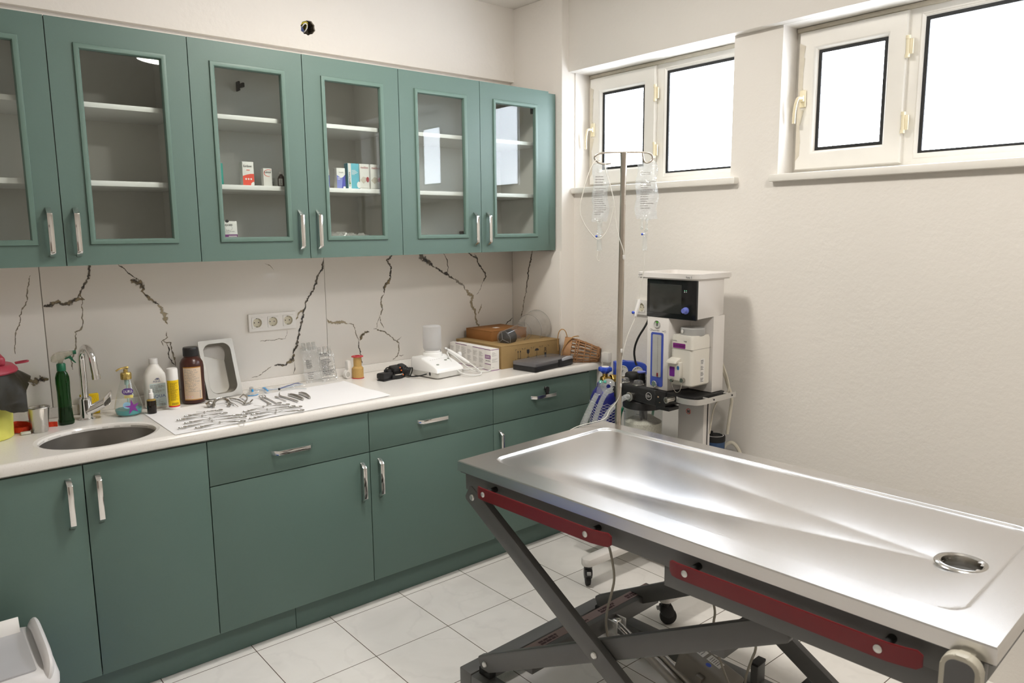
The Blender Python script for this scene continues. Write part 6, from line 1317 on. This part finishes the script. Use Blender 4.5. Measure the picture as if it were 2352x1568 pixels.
# hand control hung on the near rail
t2 = thing('hand_control', 'grey hand control with pale rim hanging at the near corner of the table', 'remote control', tw(-.035, 1.472, .70), TA)
m = MB(); m.prism(rrect(.066, .135, .026, 6, 0, .062), (.022, 0, 0), (0, -1, 0), Z1, .026, bev=.004); m.box((.02, -.012, .11), (.05, .012, .118)); m.box((.042, -.012, .112), (.052, .012, .125)); hc = mesh('control_body', m, mat('pale_grey_rim', (.50, .47, .39), .45), t2)
m = MB(); m.prism(rrect(.048, .117, .018, 6, 0, .062), (-.0040, 0, 0), (0, -1, 0), Z1, .0012); mesh('keypad', m, mat('dark_grey_keypad', (.13, .13, .13), .5), hc)
m = MB(); m.tube([(.01, 0, -.004), (.012, .0, -.06), (.03, .05, -.20), (.10, .15, -.45), (.20, .35, -.60), (.35, .55, -.56)], .0035, n=8, smooth=2); mesh('cord', m, CAB, hc)

# ---------------------------------------------------------------- infusion pole, bags and lines
PB, PT = V((-.612, -1.352, .70)), V((-.590, -1.347, 1.868)); PD = V((.765, -.644, 0)); PF = V((-.644, -.765, 0))
def iv(s, z, f=0.0): q = lerp(0, 1, (z-PB.z)/(PT.z-PB.z)); b = PB.lerp(PT, q); return V((PT.x, PT.y, 0))+PD*s+PF*f+V((0, 0, z))
t = thing('infusion_pole', 'steel infusion pole with double hook clamped to the far corner of the table', 'infusion stand', PB)
POLE = mat('pole_steel', (.50, .45, .39), .3, 1.0, var=.1, scale=20)
m = MB(); m.tube([PB, PB.lerp(PT, .86), PB.lerp(PT, .93), PT], [.0115, .0105, .011, .0135], n=20, flat=(1, 1)); mesh('pole', m, POLE, t, world=True)
m = MB(); m.tube([iv(-.048, 1.829), iv(-.075, 1.826), iv(-.100, 1.835), iv(-.112, 1.852), iv(-.096, 1.866), iv(-.06, 1.869), iv(.0, 1.869), iv(.07, 1.869), iv(.094, 1.867), iv(.109, 1.853), iv(.102, 1.836), iv(.086, 1.829), iv(.073, 1.836), iv(.069, 1.868)], .0034, n=10, smooth=2); mesh('hook', m, POLE, t, world=True)
m = MB(); m.box(PB+V((-.025, -.016, .05)), PB+V((.016, .016, .085)), bev=.004); m.cyl(PB+V((.016, 0, .068)), PB+V((.04, 0, .068)), .006, n=12); mesh('clamp', m, BLACK, t, world=True)
BAGF = clear('infusion_film', (.95, .96, .96), 1.45, .05, haze=.16, hazecol=(.88, .89, .88), bump=.9, bscale=45); DRIP = clear('drip_clear', (.92, .93, .92), 1.45, .06, haze=.22, hazecol=(.85, .85, .82)); LINE = mat('clear_line', (.68, .66, .60), .35)
def infusion(label, s0, z0, z1, w, th, twist, seed):
    t = thing('infusion_bag', label, 'infusion bag', iv(s0, z0), group='clear infusion bags on the pole'); rnd = random.Random(seed); ph = [rnd.uniform(0, 6) for _ in range(8)]
    def skin(sg):
        def f(u, v):
            e = max(0, 1-abs(2*u-1)**3)*max(0, 1-abs(2*v-1)**4); a = twist*sin(v*3); x = (u-.5)*w*(1-.12*sin(v*5+ph[0])*.5)+.0035*sin(v*14+ph[1])
            d = sg*th*e*(.55+.45*sin(min(1, v*1.1)*pi))+.0035*e*sin(u*12+v*19+ph[2])+.003*e*sin(v*33+ph[3]+u*6)
            return iv(s0+x*cos(a)-d*sin(a)*.3, lerp(z0, z1, v)+.003*sin(u*8+ph[4]), d+x*sin(a))
        return f
    m = MB(); m.sheet(skin(1), 22, 36); m.sheet(skin(-1), 22, 36); mesh('bag_film', m, BAGF, t, world=True, ang=80)
    return t
def inkon(t, s, z, w, h, n, seed, f): 
    m = MB(); m.lines(iv(s, z, f), PD, Z1, w, h, n, seed=seed, fill=.35); mesh('printing', m, GREYPRINT, t, world=True)
t = infusion('narrow folded infusion bag with looped tube on the hook nearer the wall cabinets', -.086, 1.832, 1.618, .060, .016, .5, 3); inkon(t, -.108, 1.745, .036, .04, 4, 5, .022); inkon(t, -.11, 1.64, .045, .10, 13, 6, .022)
m = MB(); m.lathe([(.011, 0), (.008, -.02), (.006, -.030), (.013, -.046), (.013, -.049), (.006, -.052)], iv(-.088, 1.622), n=16); mesh('port', m, DRIP, t, world=True)
t = infusion('full clear infusion bag with long drip line on the hook nearer the machine', .087, 1.832, 1.622, .078, .018, .15, 8); inkon(t, .062, 1.785, .052, .012, 2, 7, .024); inkon(t, .06, 1.66, .05, .10, 12, 9, .024)
m = MB()
for s, z in ((.071, 1.590), (.089, 1.584)): m.cyl(iv(s, 1.626), iv(s, z), .0042, n=12); m.ball(iv(s, z), .0062, u=12, v=8)
mesh('port', m, DRIP, t, world=True)
def drip_set(label, s, za, zb, paths, loc):
    t = thing('drip_line', label, 'infusion line', loc, group='infusion drip sets'); m = MB(); z = za
    m.cyl(iv(s, za+.010), iv(s, za), .0035, n=10); m.lathe([(.0035, za), (.010, za-.002), (.010, za-.008), (.0085, za-.010), (.0085, zb+.006), (.0095, zb+.004), (.0095, zb), (.003, zb-.003)], iv(s, 0), n=18); c = mesh('drip_chamber', m, DRIP, t, world=True)
    m = MB(); m.ball(iv(s-.010, za-.004), .0045, u=10, v=8); mesh('vent_cap', m, BLUE, c, world=True)
    for p in paths: m = MB(); m.tube(p, .0017, n=7, smooth=3); mesh('tube', m, LINE, t, world=True)
    return t
t = drip_set('drip set looped back up to the hook below the narrow folded bag', -.089, 1.566, 1.510, [[iv(-.089, 1.508), iv(-.096, 1.49), iv(-.098, 1.475), iv(-.089, 1.466), iv(-.084, 1.478), iv(-.084, 1.505)],
    [iv(-.09, 1.84, .012), iv(-.105, 1.845, .012), iv(-.130, 1.80, .012), iv(-.150, 1.73, .01), iv(-.167, 1.663, .01), iv(-.150, 1.61, .01), iv(-.110, 1.557, .008), iv(-.092, 1.548, .008), iv(-.070, 1.565, .01), iv(-.052, 1.60, .012), iv(-.040, 1.65, .014), iv(-.034, 1.675, .016), iv(-.046, 1.73, .016), iv(-.064, 1.79, .012), iv(-.072, 1.82, .010), iv(-.066, 1.836, .01)],
    [iv(-.034, 1.675, .016), iv(-.030, 1.62, .016), iv(-.022, 1.57, .016), iv(.0, 1.51, .018), iv(.002, 1.49, .018)]], iv(-.089, 1.5))
m = MB(); m.lathe([(.0045, 0), (.0045, -.014), (.002, -.018)], iv(.002, 1.492, .018), n=10); mesh('connector', m, WHITE, t, world=True)
t = drip_set('long drip line falling from the full bag to the steel table top', .083, 1.572, 1.510, [[iv(.081, 1.508), iv(.080, 1.47), iv(.083, 1.44), iv(.072, 1.38), iv(.062, 1.30), iv(.052, 1.25), iv(.022, 1.19, .01), iv(.002, 1.12, .02), iv(-.004, 1.05, .022), iv(-.003, .985, .022), iv(-.008, .95, .024), iv(-.025, .92, .026), iv(-.050, .895, .03), V((-.668, -1.345, .868)), V((-.72, -1.320, .857)), V((-.80, -1.31, .854)), V((-.86, -1.30, .83))]], iv(.083, 1.5))
m = MB(); m.tube([iv(.068, 1.322), iv(.050, 1.258)], .0075, n=4, flat=(1, .8)); rc = mesh('roller_clamp', m, WHITE, t, world=True)
m = MB(); m.ball(iv(.043, 1.272), .006, u=10, v=8); mesh('roller', m, BLUE, rc, world=True)
m = MB(); m.lathe([(.0032, 0), (.0042, .004), (.0042, .012), (.0032, .016)], iv(-.003, 1.12, .021), n=10); m.lathe([(.0032, 0), (.0042, .004), (.0042, .012), (.0032, .016)], iv(-.004, .985, .022), n=10); mesh('connector', m, WHITE, t, world=True)

# ---------------------------------------------------------------- cool box by the sink cupboard
t = thing('cool_box', 'white-lidded blue cool box on the floor in front of the sink cupboard', 'cool box', (-2.635, -.80, 0))
m = MB(); loft(m, [(0, 0, .002, .28, .32, .04), (0, 0, .01, .29, .33, .045), (0, 0, .33, .315, .355, .05), (0, 0, .338, .312, .352, .05)], n=6); mesh('box_body', m, mat('cool_box_blue', (.02, .13, .48), .4), t)
m = MB(); loft(m, [(0, 0, .338, .310, .35, .055), (0, 0, .345, .330, .368, .06), (0, 0, .365, .332, .370, .06), (0, 0, .388, .320, .352, .06), (0, 0, .398, .300, .326, .055)], n=6); ld = mesh('lid', m, mat('cool_box_white', (.74, .73, .74), .4), t, ang=50)
m = MB(); m.tube([(.132, .15, .375), (.140, .155, .398), (.142, .12, .418), (.142, .0, .420), (.142, -.12, .418), (.140, -.155, .398), (.132, -.15, .375)], .015, n=12, smooth=2, flat=(1.3, .8)); mesh('lid_rim', m, mat('cool_box_white', (.74, .73, .74), .4), ld)
m = MB(); m.prism([(-.10, .399), (.108, .399), (.112, .403), (-.10, .403)], (0, .14, 0), X1, Z1, .28); mesh('lid_panel', m, mat('cool_box_grey', (.50, .50, .52), .45), ld)
m = MB(); m.box((-.16, .118, .398), (.106, .124, .448), bev=.002, mx=MX.Translation((0, .12, .40)) @ MX.Rotation(R(-28), 4, 'X') @ MX.Translation((0, -.12, -.40))); mesh('raised_flap', m, WHITE, ld)

# ---------------------------------------------------------------- medicines behind the glass doors
S2 = 1.7695
def carton(label, x0, x1, y, z0, h, d, mats, art, rz=0.0, name='medicine_carton', group='medicine cartons in the wall cabinet'):
    t = thing(name, label, 'box', ((x0+x1)/2, y, z0), rz, group); w = (x1-x0)/2
    m = MB(); m.box((-w, 0, 0), (w, d, h), bev=.0006); mesh('carton', m, mats, t); art(t, w, h, -.0004); return t
def pn(t, polys, mt, y=-.0004, name='print'): 
    m = MB()
    for p in polys: m.face([(a, y, b) for a, b in p])
    mesh(name, m, mt, t)
def rect(a, b, c, d): return [(a, b), (c, b), (c, d), (a, d)]
def tx(t, s, h, x, z, mt, w=None, up=Z1, xd=X1, y=-.0008): lettering(s, h, (x, y, z), xd, up, mt, t, w=w)
TEAL = mat('teal_print', (.02, .27, .22), .5); ORED = mat('orange_red_print', (.78, .085, .05), .5); BLU = mat('blue_carton', (.07, .08, .42), .5); LBL = mat('lilac_carton', (.22, .25, .60), .5); CYA = mat('cyan_carton', (.13, .48, .60), .5); DCY = mat('petrol_carton', (.03, .22, .30), .5)
def a1(t, w, h, y):
    m = MB(); m.lines((-w+.004, y, h*.74), X1, Z1, .05, h*.18, 5, seed=1, fill=.4); m.lines((-w+.004, y, h*.58), X1, Z1, .05, .014, 2, seed=3, fill=.6); mesh('print', m, WHITE, t)
carton('teal medicine carton half hidden behind the door frame, left of the red and white one', -1.757, -1.694, -.285, S2, .083, .03, TEAL, a1)
def a2(t, w, h, y):
    pn(t, [[(-w, 0), (w*.35, 0), (w*.45, .010), (w*.75, .015), (w, .015), (w, h*.50), (w*.4, h*.50), (-w*.3, h*.46), (-w, h*.40)]], ORED); tx(t, 'Kardiavet', .0095, -w*.80, h*.77, PRINT, w=w*1.45); m = MB(); m.lines((-w*.3, y, h*.61), X1, Z1, w*.6, .008, 1, seed=2, fill=.4)
    mesh('print', m, ORED, t); m = MB()
    for k in (-.45, 0, .45): m.disc((w*k, y-.0004, h*.28), (0, -1, 0), .0035, n=12)
    mesh('print', m, WHITE, t)
carton('white and orange-red medicine carton, tallest on the middle cabinet shelf', -1.624, -1.580, -.30, S2, .092, .034, PAPER, a2, -.05)
def a3(t, w, h, y):
    m = MB(); 
    for i in range(20): 
        a, b = R(60+i*11), R(60+(i+1)*11); P2 = lambda a, r: (w*.25+r*w*1.15*cos(a), y, h*.74+r*h*.20*sin(a)); m.face([P2(a, 1), P2(b, 1), P2(b, .88), P2(a, .88)])
    mesh('print', m, ORED, t); tx(t, 'Kafestol', .0085, -w*.75, h*.74, PRINT, w=w*1.5)
carton('small white medicine carton with red ring, right of the red and white one', -1.541, -1.507, -.30, S2, .070, .032, PAPER, a3, -.10)
def a4(t, w, h, y): m = MB(); m.bars((-w*.2, y, h*.15), X1, Z1, w*.8, h*.45, 6, seed=3); mesh('print', m, PRINT, t)
carton('pale carton with barcode behind the small red-ringed one', -1.512, -1.478, -.262, S2, .036, .03, mat('grey_card', (.55, .53, .48), .6), a4)
t = thing('medicine_bottle', 'small brown glass bottle with white cap at the end of the cabinet shelf', 'bottle', (-1.464, -.29, S2)); m = MB(); m.lathe([(0, 0), (.013, 0), (.0145, .002), (.0145, .034), (.010, .043), (.006, .047), (.006, .052), (0, .052)], n=22); mesh('bottle_body', m, mat('brown_glass', (.045, .014, .010), .15), t)
m = MB(); m.lathe([(.0075, .05), (.0075, .059), (0, .0595)], n=18); mesh('cap', m, PAPER, t); m = MB(); f = wrap_pos((0, 0, 0), lambda z: .0145, R(-112)); wrap_rect(m, f, -.011, .004, .005, .032); lb = mesh('label', m, PAPER, t, weld=False); m = MB(); wrap_lines(m, f, -.006, .0, .008, .029, 6, e=.001); mesh('print', m, PRINT, lb, weld=False)
def a5(t, w, h, y):
    pn(t, [rect(-w, h*.54, w, h*.615)], PURPLE); m = MB(); m.lines((-w+.004, y, h*.64), X1, Z1, 2*w-.01, h*.12, 3, seed=4, fill=.3); mesh('print', m, GREYPRINT, t); tx(t, 'ALCASORB', .0075, -w*.92, h*.865, PRINT, w=w*1.4); m = MB(); m.disc((-w*.1, y, h), (0, -1, 0), .007, n=16, ry=.0055); mesh('thumb_cut', m, PRINT, t)
    m = MB(); m.disc((w*.05, y, h*.80), (0, -1, 0), .014, n=24, r0=.94, ry=.010); mesh('print', m, GREYPRINT, t); pn(t, [rect(-.0, h*.552, w*.9, h*.578)], PAPER, -.0008)
carton('white suture carton standing at the bottom of the cabinet', -1.728, -1.659, -.30, 1.5, .132, .07, PAPER, a5, name='suture_carton')
def a6(t, w, h, y):
    pn(t, [[(-w, 0), (w, 0), (w, h*.62), (0, h*.52), (-w, h*.66)]], LBL); pn(t, [[(w*.1, 0), (w, 0), (w, h*.70), (w*.35, h*.52)]], BLU, -.0007); tx(t, 'Sevopil', .0075, -w*.5, h*.74, GREYPRINT, w=w*1.0); m = MB(); m.disc((w*.72, -.0010, .005), (0, -1, 0), .006, n=14, ry=.005); m.lines((-w*.8, -.0009, h*.42), X1, Z1, w*.7, .012, 2, seed=2); mesh('print', m, WHITE, t)
carton('white and blue carton partly behind the door frame, at the start of its shelf', -1.300, -1.252, -.29, S2, .080, .03, PAPER, a6)
carton('lilac and blue medicine carton beside the tall turquoise one', -1.222, -1.184, -.30, S2, .086, .036, PAPER, a6, -.08)
def a7(t, w, h, y):
    pn(t, [rect(-w*.95, 0, -w*.42, h)], PAPER); tx(t, 'COBACTAN', .0075, -w*.60, h*.10, PRINT, w=h*.55, up=(-1, 0, 0), xd=Z1); m = MB(); m.lines((-w*.30, y, h*.55), X1, Z1, w*1.1, h*.2, 5, seed=3, fill=.45); m.disc((w*.95, y, h*.17), (0, -1, 0), .010, n=14, ry=.014); mesh('print', m, WHITE, t)
    m = MB(); m.disc((-w*.68, -.0009, h*.22), (0, -1, 0), .0035, n=12); mesh('print', m, mat('green_print', (.08, .42, .03), .5), t)
t = carton('tall turquoise medicine carton with vertical lettering between blue carton and white pair', -1.170, -1.117, -.30, S2, .108, .03, CYA, a7)
m = MB(); m.quad((-.0269, .0300, .0005), (0, -1, 0), Z1, .0295, .107); mesh('dark_side', m, DCY, t)
CONE = mat('cone_beige', (.60, .54, .46), .6); CRED = mat('crimson_print', (.36, .025, .03), .5)
def a8(t, w, h, y):
    tx(t, 'medibez', .0095, -w*.80, h*.82, CRED, w=w*1.6); pn(t, [[(-w*.95, h*.36), (-w*.35, h*.50), (w*.50, h*.46), (w*.45, h*.32), (w*.05, h*.30), (-w*.25, h*.22)]], CONE); m = MB(); m.disc((w*.62, -.0008, h*.39), (0, -1, 0), .0075, n=18, ry=.0115); mesh('print', m, CRED, t); pn(t, [[(w*.1, h*.30), (w*.2, h*.31), (-w*.1, h*.26)]], PRINT, -.0007); pn(t, [rect(-w*.9, h*.045, w*.9, h*.055)], GREYPRINT)
carton('white carton showing a beige cone, standing next to the turquoise carton', -1.113, -1.067, -.30, S2, .108, .045, PAPER, a8); carton('white carton showing a beige cone, at the far end of the medicine row', -1.060, -1.010, -.30, S2, .108, .045, PAPER, a8)
t = thing('plastic_bag', 'crumpled clear plastic bag lying at the bottom of the middle cabinet', 'bag', (-1.18, -.26, 1.5)); rnd = random.Random(4)
m = MB(); hg = [[rnd.uniform(0, 1) for _ in range(13)] for _ in range(25)]
m.sheet(lambda u, v: V((lerp(-.14, .155, u), lerp(-.05, .12, v), .001+(.075+.022*hg[int(u*24)][int(v*12)]-.02*u)*min(1, v*5, (1-v)*5, u*8, (1-u)*8))), 24, 12); mesh('film', m, clear('crumpled_film', (.9, .9, .9), 1.45, .08, haze=.4, hazecol=(.85, .84, .82), bump=.6), t, ang=20)
